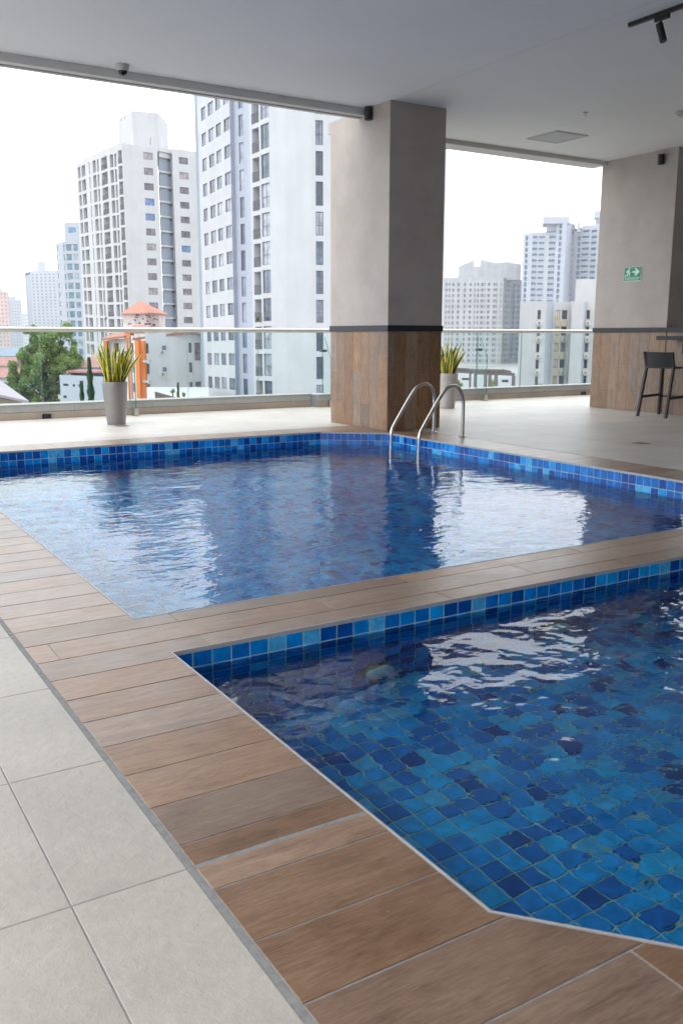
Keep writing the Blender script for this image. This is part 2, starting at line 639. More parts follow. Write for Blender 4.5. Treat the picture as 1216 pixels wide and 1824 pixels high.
M['frame_white'] = flat('white_window_frame', (0.55, 0.57, 0.6, 1), 0.5)
M['win_a'] = far_glass('tower_window_glass', [(0, (0.05, 0.07, 0.10, 1)), (0.35, (0.10, 0.13, 0.18, 1)),
                       (0.6, (0.16, 0.17, 0.22, 1)), (0.8, (0.26, 0.28, 0.33, 1))])
M['win_b'] = far_glass('curtained_window_glass', [(0, (0.11, 0.10, 0.12, 1)), (0.4, (0.17, 0.15, 0.17, 1)),
                       (0.7, (0.24, 0.22, 0.22, 1)), (0.97, (0.10, 0.16, 0.30, 1))], 0.3, 0.3)
M['win_dark'] = far_glass('dark_window_glass', [(0, (0.04, 0.045, 0.06, 1)), (0.5, (0.09, 0.09, 0.12, 1)),
                          (0.8, (0.17, 0.16, 0.19, 1))], 0.2)
M['win_blue'] = far_glass('blue_window_glass', [(0, (0.07, 0.16, 0.27, 1)), (1, (0.1, 0.2, 0.3, 1))], 0.15)
M['win_teal'] = far_glass('teal_window_glass', [(0, (0.06, 0.13, 0.17, 1)), (0.5, (0.10, 0.16, 0.19, 1)), (0.8, (0.2, 0.26, 0.28, 1))])
M['win_creamy'] = far_glass('cream_curtain_glass', [(0, (0.45, 0.38, 0.26, 1)), (0.6, (0.38, 0.33, 0.25, 1))], 0.4, 0.3)
M['win_grey'] = far_glass('grey_window_glass', [(0, (0.13, 0.14, 0.17, 1)), (1, (0.1, 0.2, 0.3, 1))], 0.3, 0.3)
M['balcony_wall'] = flat('balcony_back_wall', (0.33, 0.32, 0.36, 1), 0.8)
M['pergola'] = flat('dark_timber', (0.11, 0.09, 0.085, 1), 0.7, noise=0.2, nscale=3)
M['bark'] = flat('bark', (0.07, 0.05, 0.035, 1), 0.9, noise=0.3, nscale=4)
M['earth'] = flat('city_ground', (0.252, 0.248, 0.239, 1), 0.95, noise=0.3, nscale=0.03)


def leaf_mat(name, c1, c2, trans=0.25):
    m, n, l, b = newmat(name)
    g = N(n, 'ShaderNodeNewGeometry')
    r = ramp(n, [(0, c1), (1, c2)])
    l.new(g.outputs['Random Per Island'], r.inputs['Fac'])
    l.new(r.outputs['Color'], b.inputs['Base Color'])
    b.inputs['Roughness'].default_value = 0.6
    tr = n.new('ShaderNodeBsdfTranslucent')
    l.new(r.outputs['Color'], tr.inputs['Color'])
    mx = n.new('ShaderNodeMixShader')
    mx.inputs[0].default_value = trans
    l.new(b.outputs[0], mx.inputs[1])
    l.new(tr.outputs[0], mx.inputs[2])
    l.new(mx.outputs[0], n['Material Output'].inputs['Surface'])
    return m


M['leaf'] = leaf_mat('tree_leaves', (0.09, 0.17, 0.04, 1), (0.26, 0.34, 0.11, 1), 0.45)
M['leaf_bright'] = leaf_mat('bright_leaves', (0.13, 0.23, 0.06, 1), (0.33, 0.42, 0.16, 1), 0.45)
M['leaf_dark'] = leaf_mat('cypress_leaves', (0.03, 0.09, 0.025, 1), (0.07, 0.16, 0.035, 1), 0.2)


def snake_mat():
    m, n, l, b = newmat('snake_plant_green')
    t = N(n, 'ShaderNodeTexCoord')
    mp = N(n, 'ShaderNodeMapping')
    mp.inputs['Scale'].default_value = (6, 6, 60)
    l.new(t.outputs['Object'], mp.inputs['Vector'])
    z = N(n, 'ShaderNodeTexNoise', Scale=1.0, Detail=2.0, Distortion=1.0)
    l.new(mp.outputs[0], z.inputs['Vector'])
    r = ramp(n, [(0.42, (0.035, 0.08, 0.022, 1)), (0.6, (0.15, 0.22, 0.06, 1))])
    l.new(z.outputs['Fac'], r.inputs['Fac'])
    l.new(r.outputs['Color'], b.inputs['Base Color'])
    b.inputs['Roughness'].default_value = 0.4
    return m


M['snake'] = snake_mat()
M['snake_edge'] = flat('snake_plant_yellow_margin', (0.78, 0.66, 0.08, 1), 0.45, noise=0.15, nscale=20)

# ------------------------------------------------------------------ the pools
FAR = [(1.18, 3.63), (6.34, 3.63), (6.34, 9.25), (5.69, 9.80), (1.83, 9.80), (1.18, 9.25)]
NEAR = [(1.166, 1.294), (1.77, 0.60), (5.74, 0.60), (6.34, 1.294), (6.34, 3.147), (1.166, 3.147)]
WATER = -0.088
PT = 0.0822                               # tile pitch


def in_poly(x, y, poly):
    c = False
    for i in range(len(poly)):
        (x1, y1), (x2, y2) = poly[i], poly[i - 1]
        if (y1 > y) != (y2 > y) and x < (x2 - x1) * (y - y1) / (y2 - y1) + x1:
            c = not c
    return c


def project(p):
    v = Vector(p) - Vector((0, 0, H))
    z = v.dot(AF)
    if z < 0.1:
        return None
    return 608 + F * v.dot(AR) / z, 912 + F * v.dot(AD) / z, z


def in_view(p, mg=25):
    q = project(p)
    return q is not None and -mg < q[0] < 1216 + mg and -mg < q[1] < 1824 + mg


TT = 0.0026
TS = PT - 0.0055
tile_meshes = []
for k in range(14):
    mb = MB()
    h = TS / 2
    c = 0.0015
    mb.v = [(-h, -h, 0), (h, -h, 0), (h, h, 0), (-h, h, 0), (-h + c, -h + c, TT), (h - c, -h + c, TT), (h - c, h - c, TT), (-h + c, h - c, TT)]
    mb.f = [(4, 5, 6, 7), (0, 1, 5, 4), (1, 2, 6, 5), (2, 3, 7, 6), (3, 0, 4, 7)]
    mb.m = [0] * 5
    me = mb.mesh('pool_tile', M['tile'])
    a = me.attributes.new('shade', 'FLOAT', 'FACE')
    a.data.foreach_set('value', [(k + 0.5) / 14] * 5)
    tile_meshes.append(me)


RIMZ = -0.0165


def make_pool(name, outline, depth, seed, row1):
    r = random.Random(seed)
    area = sum(outline[i - 1][0] * outline[i][1] - outline[i][0] * outline[i - 1][1] for i in range(len(outline)))
    ol = outline if area > 0 else outline[::-1]           # counter clockwise
    sh = MB()
    sh.face([(x, y, -depth - 0.006) for x, y in ol])
    for i in range(len(ol)):
        a, b = Vector(ol[i]), Vector(ol[(i + 1) % len(ol)])
        t = (b - a).normalized()
        nn = Vector((t.y, -t.x)) * TT                      # outward
        a2, b2 = a + nn, b + nn
        sh.face([(b2.x, b2.y, -depth - 0.006), (a2.x, a2.y, -depth - 0.006), (a2.x, a2.y, RIMZ), (b2.x, b2.y, RIMZ)])
    basin = sh.build(name, M['grout_blue'], kind='structure')
    spots = []                                             # (matrix, weight)
    for i in range(len(ol)):
        a, b = Vector(ol[i]), Vector(ol[(i + 1) % len(ol)])
        L = (b - a).length
        t = (b - a) / L
        inn = Vector((-t.y, t.x, 0))
        nc = max(1, round(L / PT))
        for c in range(nc):
            for k in range(int(depth / PT) + 1):
                zc = row1 - (k - 0.5) * PT
                sy = 1.0
                if k == 0:
                    zc, sy = (row1 + RIMZ) / 2, (RIMZ - row1) / PT
                if zc - PT / 2 < -depth - 0.04:
                    continue
                p = a + t * ((c + 0.5) * L / nc)
                x, z = Vector((t.x, t.y, 0)), Vector((0, 0, 1))
                # local z (tile face) points into the pool
                mt = Matrix((x, z, x.cross(z))).transposed()
                if mt.col[2].dot(inn) < 0:
                    mt = Matrix((-x, z, (-x).cross(z))).transposed()
                pos = Vector((p.x, p.y, zc)) - inn * (TT - 0.0)
                spots.append((mt, pos, L / nc / PT, sy))
    xs, ys = [p[0] for p in ol], [p[1] for p in ol]
    x = min(xs) + PT / 2
    while x < max(xs):
        y = min(ys) + PT / 2
        while y < max(ys):
            if in_poly(x, y, ol):
                spots.append((Matrix.Identity(3), Vector((x, y, -depth - TT)), 1, 1))
            y += PT
        x += PT
    sized = []
    for i, (mt, pos, s, sy) in enumerate(spots):
        q = project(pos)
        vis = in_view(pos, 0)
        if vis:
            nrm = mt.col[2]
            d = (Vector((0, 0, H)) - pos)
            cosv = nrm.dot(d.normalized())
            vis = cosv > 0
            if vis and pos.z < -0.1:                      # hidden behind the near rim?
                hit = pos + d * ((0 - pos.z) / d.z)
                vis = in_poly(hit.x, hit.y, ol)
            if vis:
                sized.append((cosv / q[2] ** 2, i))
    sized.sort(reverse=True)
    single = {i for _, i in sized[:298]}
    rest = MB()
    shades = []
    base = tile_meshes[0]
    bv = [Vector(v.co) for v in base.vertices]
    bf = [tuple(p.vertices) for p in base.polygons]
    for i, (mt, pos, s, sy) in enumerate(spots):
        k = r.randrange(14)
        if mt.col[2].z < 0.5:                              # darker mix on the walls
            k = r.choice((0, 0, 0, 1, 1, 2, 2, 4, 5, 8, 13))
        jit = Matrix.Rotation(r.gauss(0, 0.006), 3, 'Z')
        if i in single:
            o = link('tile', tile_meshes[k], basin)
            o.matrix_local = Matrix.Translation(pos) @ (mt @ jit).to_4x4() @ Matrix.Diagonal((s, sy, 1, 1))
        else:
            n0 = len(rest.v)
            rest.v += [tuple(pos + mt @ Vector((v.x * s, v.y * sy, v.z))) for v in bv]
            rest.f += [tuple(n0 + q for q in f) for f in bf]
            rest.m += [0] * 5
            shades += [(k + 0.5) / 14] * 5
    me = rest.mesh('pool_tiles', M['tile'])
    at2 = me.attributes.new('shade', 'FLOAT', 'FACE')
    at2.data.foreach_set('value', shades)
    link('tile_field', me, basin, kind='stuff')
    return basin


near_pool = make_pool('wading_pool_basin', NEAR, 0.70, 3, -0.078)
far_pool = make_pool('swimming_pool_basin', FAR, 1.30, 4, -0.102)

M['water_far'] = water_mat('far_pool_water', [(2.2, (1, 1.5, 1), 20, 0.0075, 0.5, 0.5), (8.0, (1, 1.7, 1), -12, 0.0034, 0.4, 0.5), (22.0, (1, 1.5, 1), 15, 0.0009, 0.3, 0.4)], (0.48, 0.92, 1.0, 1))
M['water_near'] = water_mat('near_pool_water', [(1.6, (1, 1.2, 1), 25, 0.010, 0.3, 0.6), (6.5, (1, 1, 1), -25, 0.0085, 0.5, 0.22), (15.0, (1, 1.3, 1), 10, 0.0020, 0.5, 0.1)], (0.74, 0.97, 1.0, 1))
for nm, poly, mt, wz in (('swimming_pool_water', FAR, M['water_far'], -0.155), ('wading_pool_water', NEAR, M['water_near'], -0.086)):
    mb = MB()
    a2 = sum(poly[i - 1][0] * poly[i][1] - poly[i][0] * poly[i - 1][1] for i in range(len(poly)))
    mb.face([(x, y, wz) for x, y in (poly if a2 > 0 else poly[::-1])])
    mb.build(nm, mt, kind='structure')

# round underwater lights on the dividing wall
pool_light_mat = flat('pool_light_lens', (0.72, 0.80, 0.74, 1), 0.3, noise=0.1, nscale=15)
rust = flat('rusty_rim', (0.22, 0.15, 0.08, 1), 0.6, noise=0.4, nscale=30)
for x, lab in ((2.105, 'pale round underwater lamp on the dividing wall nearest the pool corner'),
               (3.18, 'pale round underwater lamp on the dividing wall under the bright sky glare')):
    t = thing('pool_light', lab, 'pool light', (x, 3.141, -0.555), 0, 'underwater lamps on the dividing wall')
    mb = MB()
    mb.lathe([(0.080, 0.0), (0.081, -0.018), (0.078, -0.026), (0.074, -0.026)], seg=28, axis='y')
    mb.build('rim', rust, t, True)
    mb = MB()
    mb.lathe([(0.077, -0.024), (0.072, -0.036), (0.05, -0.045), (0.02, -0.049), (0.002, -0.050)], seg=28, axis='y')
    mb.build('lens', pool_light_mat, t, True)

# ------------------------------------------------------------------ the deck
GT = 0.0018                                # half a grout joint


def clip_half(poly, a, b):
    """keep the part of poly on the left of a->b"""
    outp = []
    for i in range(len(poly)):
        p, q = poly[i], poly[(i + 1) % len(poly)]
        sp = (b[0] - a[0]) * (p[1] - a[1]) - (b[1] - a[1]) * (p[0] - a[0])
        sq = (b[0] - a[0]) * (q[1] - a[1]) - (b[1] - a[1]) * (q[0] - a[0])
        if sp >= 0:
            outp.append(p)
        if sp * sq < 0:
            t = sp / (sp - sq)
            outp.append((p[0] + (q[0] - p[0]) * t, p[1] + (q[1] - p[1]) * t))
    return outp


def inset(poly, g):
    """shrink a convex or L-shaped polygon by g (ccw)"""
    n = len(poly)
    res = []
    for i in range(n):
        a, b, c = Vector(poly[i - 1]), Vector(poly[i]), Vector(poly[(i + 1) % n])
        e1, e2 = (b - a).normalized(), (c - b).normalized()
        n1, n2 = Vector((-e1.y, e1.x)), Vector((-e2.y, e2.x))
        k = n1 + n2
        dd = k.dot(n1)
        if dd < 1e-4:
            res.append(tuple(b))
            continue
        res.append(tuple(b + k * (g / dd)))
    return res


def slab_piece(poly, top=0.0, bev=0.0012, th=0.012):
    mb = MB()
    a = inset(poly, bev)
    n = len(poly)
    mb.v = [(p[0], p[1], top - th) for p in poly] + [(p[0], p[1], top - bev) for p in poly] + [(p[0], p[1], top) for p in a]
    mb.f = [tuple(range(2 * n, 3 * n))]
    for i in range(n):
        j = (i + 1) % n
        mb.f.append((i, j, n + j, n + i))
        mb.f.append((n + i, n + j, 2 * n + j, 2 * n + i))
    mb.m = [0] * len(mb.f)
    return mb


# grout bed under everything, as one structure per finish
bed = MB()
ZB = -0.0022
for x0, x1, y0, y1 in ((-6, 0.67, -6, 13.5), (0.67, 21, 10.30, 13.5), (6.845, 21, -6, 10.30), (0.67, 6.845, -6, 0.08)):
    bed.box(x0, x1, y0, y1, -0.0118, ZB)
floor = bed.build('floor', M['grout_light'], kind='structure')
cb = MB()
w_ = 0.0059
R1 = [(0.67, 1.166 - w_, 0.6, 3.147), (0.67, 1.18 - w_, 3.147, 9.8), (1.18 - w_, 6.34 + w_, 3.147 + w_, 3.63 - w_), (6.34 + w_, 6.845, 0.6, 9.8),
      (0.67, 6.845, 9.80 + w_, 10.30), (0.67, 6.845, 0.08, 0.60 - w_)]
for x0, x1, y0, y1 in R1:
    cb.box(x0, x1, y0, y1, -0.0118, ZB)
v_ = 0.009
for tri in ([(1.166 - w_, 0.6 - w_), (1.77 - v_, 0.6 - w_), (1.166 - w_, 1.294 - v_)], [(5.74 + v_, 0.6 - w_), (6.34 + w_, 0.6 - w_), (6.34 + w_, 1.294 - v_)],
            [(6.34 + w_, 9.25 + v_), (6.34 + w_, 9.8 + w_), (5.69 + v_, 9.8 + w_)], [(1.18 - w_, 9.25 + v_), (1.83 - v_, 9.8 + w_), (1.18 - w_, 9.8 + w_)]):
    cb.prism(tri, -0.0118, ZB)
M['grout_mid'] = flat('blue_grey_grout', (0.30, 0.31, 0.325, 1), 0.9, noise=0.25, nscale=25)
coping = cb.build('pool_coping', M['grout_mid'], kind='structure')

# wide pale joints: between tile field and coping, and the movement joint across it
jm = MB()
jm.box(0.672, 0.689, -6, 10.305, -0.01, -0.0008)
jm.box(0.689, 6.83, 10.290, 10.305, -0.01, -0.0008)
jm.box(6.832, 6.845, -6, 10.290, -0.01, -0.0008)
jm.build('wide_joint', M['grout_light'], coping)
jm = MB()
jm.box(-6, 0.671, 1.766, 1.779, -0.01, -0.0011)
jm.box(0.690, 1.156, 1.765, 1.780, -0.01, -0.0006)
jm.build('movement_joint', M['grout_light'], coping)


def plank(poly, along):
    q = inset(poly, 0.0023)
    mb = slab_piece(q, top=rng.uniform(-0.0005, 0.0003))
    mb.build('plank', M['wood_' + along], coping)


P = 0.2045


def rect(x0, y0, x1, y1):
    return [(x0, y0), (x1, y0), (x1, y1), (x0, y1)]


E = 0.0064                                   # planks stop short of the trim on the rim
ys = [3.698 + P * k for k in range(0, 28)]
for a, b in zip(ys, ys[1:]):
    if b < 9.26:
        plank(rect(0.69, a, 1.18 - E, b), 'x')
low = [1.263, 1.466, 1.668, 1.768, 1.777, 1.871, 2.073, 2.277, 2.483, 2.684, 2.886, 3.088]
for a, b in zip(low, low[1:]):
    if b - a > 0.02:
        pl = rect(0.69, a, 1.166 - E, b)
        if a < 1.29:
            pl = [(0.69, a), (1.166 - E + 0.026, a), (1.166 - E, 1.294 - E * 0.5), (1.166 - E, b), (0.69, b)]
        plank(pl, 'x')
plank([(0.69, 3.088), (1.166 - E, 3.088), (1.166 - E, 3.147 + E), (1.33, 3.147 + E), (1.33, 3.290), (0.69, 3.290)], 'x')
plank(rect(0.69, 3.290, 0.78, 3.495), 'x')
plank([(0.69, 3.495), (1.33, 3.495), (1.33, 3.63 - E), (1.18 - E, 3.63 - E), (1.18 - E, 3.698), (0.69, 3.698)], 'x')
for y0, y1, x0 in ((3.147 + E, 3.290, 1.33), (3.290, 3.495, 0.78), (3.495, 3.63 - E, 1.33)):
    x = x0
    while x < 6.34:
        plank(rect(x, y0, min(x + 1.203, 6.34 + E), y1), 'x')
        x += 1.203
# right coping, rows across
k = 0
y = 0.601
while y < 9.2:
    plank(rect(6.34 + E, y, 6.83, min(y + P, 9.25)), 'x')
    y += P
# back corners, rows clipped by the chamfers
yy = [9.25 + 0.208 * k for k in range(6)]
for a, b in zip(yy, yy[1:]):
    c = clip_half(rect(5.69, a, 6.83, b), (6.34 + E * 0.8, 9.25 + E), (5.69 + E * 0.8, 9.80 + E))
    c = clip_half(rect(5.69, a, 6.83, b), (5.69, 9.80 + E * 1.3), (6.34, 9.25 + E * 1.3))
    if a >= 9.8 - 0.01:
        c = rect(5.69, a, 6.83, b)
    if len(c) > 2:
        plank(c, 'x')
    c = clip_half(rect(0.69, a, 1.83, b), (1.18 , 9.25 + E * 1.3), (1.83, 9.80 + E * 1.3))
    if a >= 9.8 - 0.01:
        c = rect(0.69, a, 1.83, b)
    if len(c) > 2:
        plank(c, 'x')
x = 1.83
while x < 5.68:
    x2 = min(x + 0.2032, 5.69)
    plank(rect(x, 9.80 + E, x2, 10.29), 'y')
    x = x2
# near corner
ch = ((1.166 - E, 1.294 - E * 0.5), (1.77 - E * 0.3, 0.60 - E))
for a, b, cuts in ((1.055, 1.263, (0.69, 2.0)), (0.851, 1.055, (0.69, 1.318, 2.5)), (0.648, 0.851, (0.69, 1.01, 2.2)),
                   (0.445, 0.648, (0.69, 1.62, 1.78)), (0.24, 0.445, (0.69, 1.25, 1.78)), (0.09, 0.24, (0.69, 1.78))):
    for x0, x1 in zip(cuts, cuts[1:]):
        c = rect(x0, a, x1, b)
        if b > 0.60:
            c = clip_half(c, ch[1], ch[0])
        if len(c) > 2:
            plank(c, 'x')
x = 1.78
while x < 6.8:
    plank(rect(x, 0.09, min(x + 0.2032, 6.83), 0.60 - E), 'y')
    x += 0.2032

# rim trims
def rim(name, outline, mat, w, z0, z1, parent, skip=()):
    area = sum(outline[i - 1][0] * outline[i][1] - outline[i][0] * outline[i - 1][1] for i in range(len(outline)))
    ol = outline if area > 0 else outline[::-1]
    outer = inset(ol, -w)
    n = len(ol)
    for i in range(n):
        j = (i + 1) % n
        mb = MB()
        g = 0.0
        mb.prism([outer[i], outer[j], ol[j], ol[i]], z0, z1)
        mb.build(name, mat, parent)


rim('rim_trim', NEAR, M['trim'], 0.0058, RIMZ + 0.0004, 0.0012, coping)
rim('rim_trim', FAR, M['trim'], 0.0058, RIMZ + 0.0004, 0.0010, coping)

# pale floor tiles
TP = 0.6285
full = slab_piece(rect(-TP / 2 + GT, -TP / 2 + GT, TP / 2 - GT, TP / 2 - GT)).mesh('floor_tile', M['stone'])
far_tiles = MB()


def lay(x0, x1, y0, y1, ox=0.41, oy=1.7725):
    i0 = math.floor((x0 - ox) / TP)
    i1 = math.ceil((x1 - ox) / TP)
    j0 = math.floor((y0 - oy) / TP)
    j1 = math.ceil((y1 - oy) / TP)
    for i in range(i0, i1):
        for j in range(j0, j1):
            a, b = max(x0, ox + i * TP), min(x1, ox + (i + 1) * TP)
            c, d = max(y0, oy + j * TP), min(y1, oy + (j + 1) * TP)
            if b - a < 0.01 or d - c < 0.01:
                continue
            cx, cy_ = (a + b) / 2, (c + d) / 2
            vis = any(in_view((px, py, 0), 30) for px in (a, cx, b) for py in (c, cy_, d))
            if not vis:
                far_tiles.box(a + GT, b - GT, c + GT, d - GT, -0.012, 0)
            elif b - a > TP - 0.001 and d - c > TP - 0.001:
                link('tile', full, floor, (cx, cy_, rng.uniform(-0.0005, 0.0002)))
            else:
                slab_piece(rect(a + GT, c + GT, b - GT, d - GT)).build('tile', M['stone'], floor)


lay(-5.9, 0.6735, -5.9, 13.38)
lay(0.6735, 20.9, 10.304, 13.38)
lay(6.844, 20.9, -5.9, 10.304)
lay(0.6735, 6.844, -5.9, 0.082)
far_tiles.build('tile_field', M['stone'], floor, kind='stuff')

# square floor drains
def drain(x, y, s, label):
    t = thing('floor_drain', label, 'drain', (x, y, 0.0), 0, 'square drains in the deck')
    mb = MB()
    mb.box(-s / 2, s / 2, -s / 2, s / 2, 0.0006, 0.0022)
    mb.build('frame', M['black'], t)
    for k in range(4):
        mb = MB()
        mb.box(-s / 2 + 0.012, s / 2 - 0.012, -s / 2 + 0.016 + k * (s - 0.03) / 4, -s / 2 + 0.026 + k * (s - 0.03) / 4, 0.0022, 0.0035)
        mb.build('slat', M['greybase'], t)


drain(8.19, 6.89, 0.15, 'small square metal drain in the tiles of the right-hand deck')
drain(3.78, 11.80, 0.16, 'small square drain in the tiles at the foot of the silver planter')

# ------------------------------------------------------------------ ceiling and building shell
CZ = 3.94
XL, XR = -1.6, 21.0
mb = MB()
mb.box(XL, 21, -6.2, 9.95, CZ, CZ + 0.5)
mb.box(7.2, 21, 9.95, 10.80, CZ, CZ + 0.5)
ceil_ = mb.build('ceiling', M['ceiling'], kind='structure')
mb = MB()
mb.box(6.5085, 6.5115, 4.0, 9.40, CZ - 0.0012, CZ + 0.01)
mb.build('board_joint', flat('joint_line', (0.42, 0.42, 0.43, 1), 0.8), ceil_)
mb = MB()
mb.box(XL, 6.452, 9.951, 10.118, 3.858, CZ + 0.5)
mb.build('edge_beam', M['beam'], kind='structure')
mb = MB()
mb.box(XL, 6.44, 10.060, 10.126, 3.846, 3.8575)
mb.build('drip_strip', M['trim'], kind='structure')
mb = MB()
mb.box(7.285, 11.62, 10.801, 11.13, 3.876, CZ + 0.5)
mb.build('edge_beam', M['beam'], kind='structure')
mb = MB()
mb.box(-6.2, 21.4, -6.6, -6.2, -0.3, CZ + 0.5)
mb.build('wall_back', flat('back_wall_paint', (0.30, 0.27, 0.25, 1), 0.8), kind='structure')
mb = MB()
mb.box(21.0, 21.4, -6.2, 13.5, -0.3, CZ + 0.5)
mb.build('wall_right', flat('right_wall_paint', (0.30, 0.27, 0.25, 1), 0.8), kind='structure')
# outer edge of the podium
mb = MB()
mb.box(-6.2, 21.4, -6.6, 13.75, -14.0, -1.9)
mb.box(-6.2, 21.4, 13.72, 13.75, -1.899, -0.305)
mb.box(-6.2, -6.01, -6.6, 13.715, -1.899, -0.305)
mb.build('podium', M['old_white'], kind='structure')


def clad(parent, o, du, n, width, height, widths, joints, seed):
    """vertical wood look planks on a wall: o origin, du unit direction along, n outward normal"""
    r = random.Random(seed)
    o, du, n = Vector(o), Vector(du), Vector(n)
    u = 0
    k = 0
    while u < width - 0.01:
        w = min(widths[k % len(widths)], width - u)
        zs = [0.004] + sorted(joints[k % len(joints)]) + [height]
        for a, b in zip(zs, zs[1:]):
            m_ = MB()
            e = 0.0018
            t = 0.012 + r.uniform(-0.0006, 0.0006)
            # box from wall face outwards
            m_.obox(o + du * (u + e) + Vector((0, 0, a + e)), du * (w - 2 * e), n * t, Vector((0, 0, b - a - 2 * e)))
            m_.build('plank', M['wood_z'], parent)
        u += w
        k += 1


def column(x0, x1, y0, y1, label, seed, faces=('left', 'front', 'right')):
    t = thing('column', label, 'column', (x0, y0, 0))
    cx, cy2 = x1 - x0, y1 - y0
    mb = MB()
    mb.box(0.014, cx - 0.014, 0.014, cy2 - 0.014, 0, 1.28)
    mb.build('core', M['grout_mid'], t)
    mb = MB()
    c = 0.004
    mb.prism([(c, 0), (cx - c, 0), (cx, c), (cx, cy2 - c), (cx - c, cy2), (c, cy2), (0, cy2 - c), (0, c)], 1.28, CZ - 0.0005)
    mb.build('plaster_shaft', M['column'], t)
    mb = MB()
    for a in ((-0.012, cx + 0.012, -0.012, 0.0145), (-0.012, cx + 0.012, cy2 - 0.0145, cy2 + 0.012), (-0.012, 0.0145, 0.0145, cy2 - 0.0145), (cx - 0.0145, cx + 0.012, 0.0145, cy2 - 0.0145)):
        mb.box(*a, 1.246, 1.318)
    mb.build('band', M['band'], t)
    J = [(0.71,), (0.33,), (), (0.72,), (0.30,), (), (0.95,)]
    clad(t, (0.014, cy2, 0), (0, -1, 0), (-1, 0, 0), cy2, 1.245, (0.17, 0.2, 0.2, 0.2, 0.2, 0.2, 0.2, 0.2), J, seed)
    clad(t, (0.002, 0.014, 0), (1, 0, 0), (0, -1, 0), cx - 0.004, 1.245, (0.095, 0.182, 0.182, 0.182, 0.2), [(0.70,), (0.33,), (), (0.70,), ()], seed + 1)
    clad(t, (cx - 0.014, 0, 0), (0, 1, 0), (1, 0, 0), cy2, 1.245, (0.2,), J, seed + 2)
    return t


col1 = column(6.45, 7.29, 9.44, 10.83, 'big taupe square column with wood look base standing at the pool corner', 1)
mb = MB()
mb.box(0.01, 0.10, 1.3905, 1.455, 3.80, CZ - 0.01)
mb.build('corner_strip', M['column'], col1)
col2 = column(11.60, 12.4, 9.42, 10.90, 'taupe column at the right edge carrying the green exit sign', 11)

# low clad wall that runs on from the right column, with a bar counter
lw = thing('low_wall', 'low wood look wall running towards the camera from the right column', 'wall', (11.60, 0, 0))
mb = MB()
mb.box(0.014, 0.25, 6.0, 9.405, 0, 1.24)
mb.build('core', M['grout'], lw)
mb = MB()
mb.box(-0.012, 0.27, 6.0, 9.405, 1.246, 1.318)
mb.build('cap', M['band'], lw)
clad(lw, (0.014, 9.405, 0), (0, -1, 0), (-1, 0, 0), 3.4, 1.245, (0.2,), [(0.30,), (), (0.72,), (0.33,), ()], 21)
bc = thing('bar_counter', 'narrow dark bar counter fixed to the low wood look wall', 'counter', (11.2, 6.0, 1.13))
mb = MB()
mb.box(0.0, 0.385, 0.0, 3.27, 0.0, 0.06)
mb.build('counter_top', M['band'], bc)
for yb in (0.4, 1.7, 2.8):
    mb = MB()
    mb.box(0.06, 0.385, yb, yb + 0.04, -0.20, -0.0005)
    mb.build('bracket', M['black'], bc)

# curb with skirting tiles and grey base channel
def curb(x0, x1, y, name):
    mb = MB()
    mb.box(x0, x1, y + 0.012, y + 0.33, -0.3, 0.205)
    c = mb.build(name, M['grout'], kind='structure')
    x = x0
    while x < x1:
        x2 = min(x + 1.2, x1)
        m_ = MB()
        m_.box(x + 0.0015, x2 - 0.0015, y, y + 0.011, 0.001, 0.098)
        m_.build('tile', M['curb_tile'], c)
        m_ = MB()
        m_.box(x + 0.0015, x2 - 0.0015, y - 0.004, y + 0.34, 0.206, 0.214)
        m_.box(x + 0.0015, x2 - 0.0015, y + 0.004, y + 0.0115, 0.104, 0.2055)
        m_.build('base_channel', M['greybase'], c)
        x = x2
    return c


curb(-6, 7.6, 13.41, 'curb')
curb(7.6, 21, 13.20, 'curb')


def fin_glass(parent, x, y):
    """an upright glass fin bracing the balustrade"""
    mb = MB()
    poly = [(y - 0.30, 0.01), (y - 0.02, 0.01), (y - 0.02, 1.16), (y - 0.10, 1.16), (y - 0.30, 0.80)]
    n = len(poly)
    mb.v = [(x - 0.006, p, z) for p, z in poly] + [(x + 0.006, p, z) for p, z in poly]
    mb.f = [tuple(reversed(range(n))), tuple(n + i for i in range(n))]
    mb.m = [0, 0]
    for i in range(n):
        j = (i + 1) % n
        mb.f.append((i, j, n + j, n + i))
        mb.m.append(1)
    f = mb.build('glass_fin', [M['glass'], M['glass_edge']], parent)
    mb = MB()
    mb.box(x - 0.03, x + 0.03, y - 0.31, y - 0.19, 0.001, 0.115)
    mb.box(x - 0.045, x + 0.045, y - 0.32, y - 0.18, 0.0005, 0.008)
    mb.build('shoe', M['steel'], f)
    mb = MB()
    mb.box(x - 0.045, x + 0.045, y - 0.10, y - 0.005, 0.915, 0.955)
    mb.build('clip', M['frame_dark'], f)


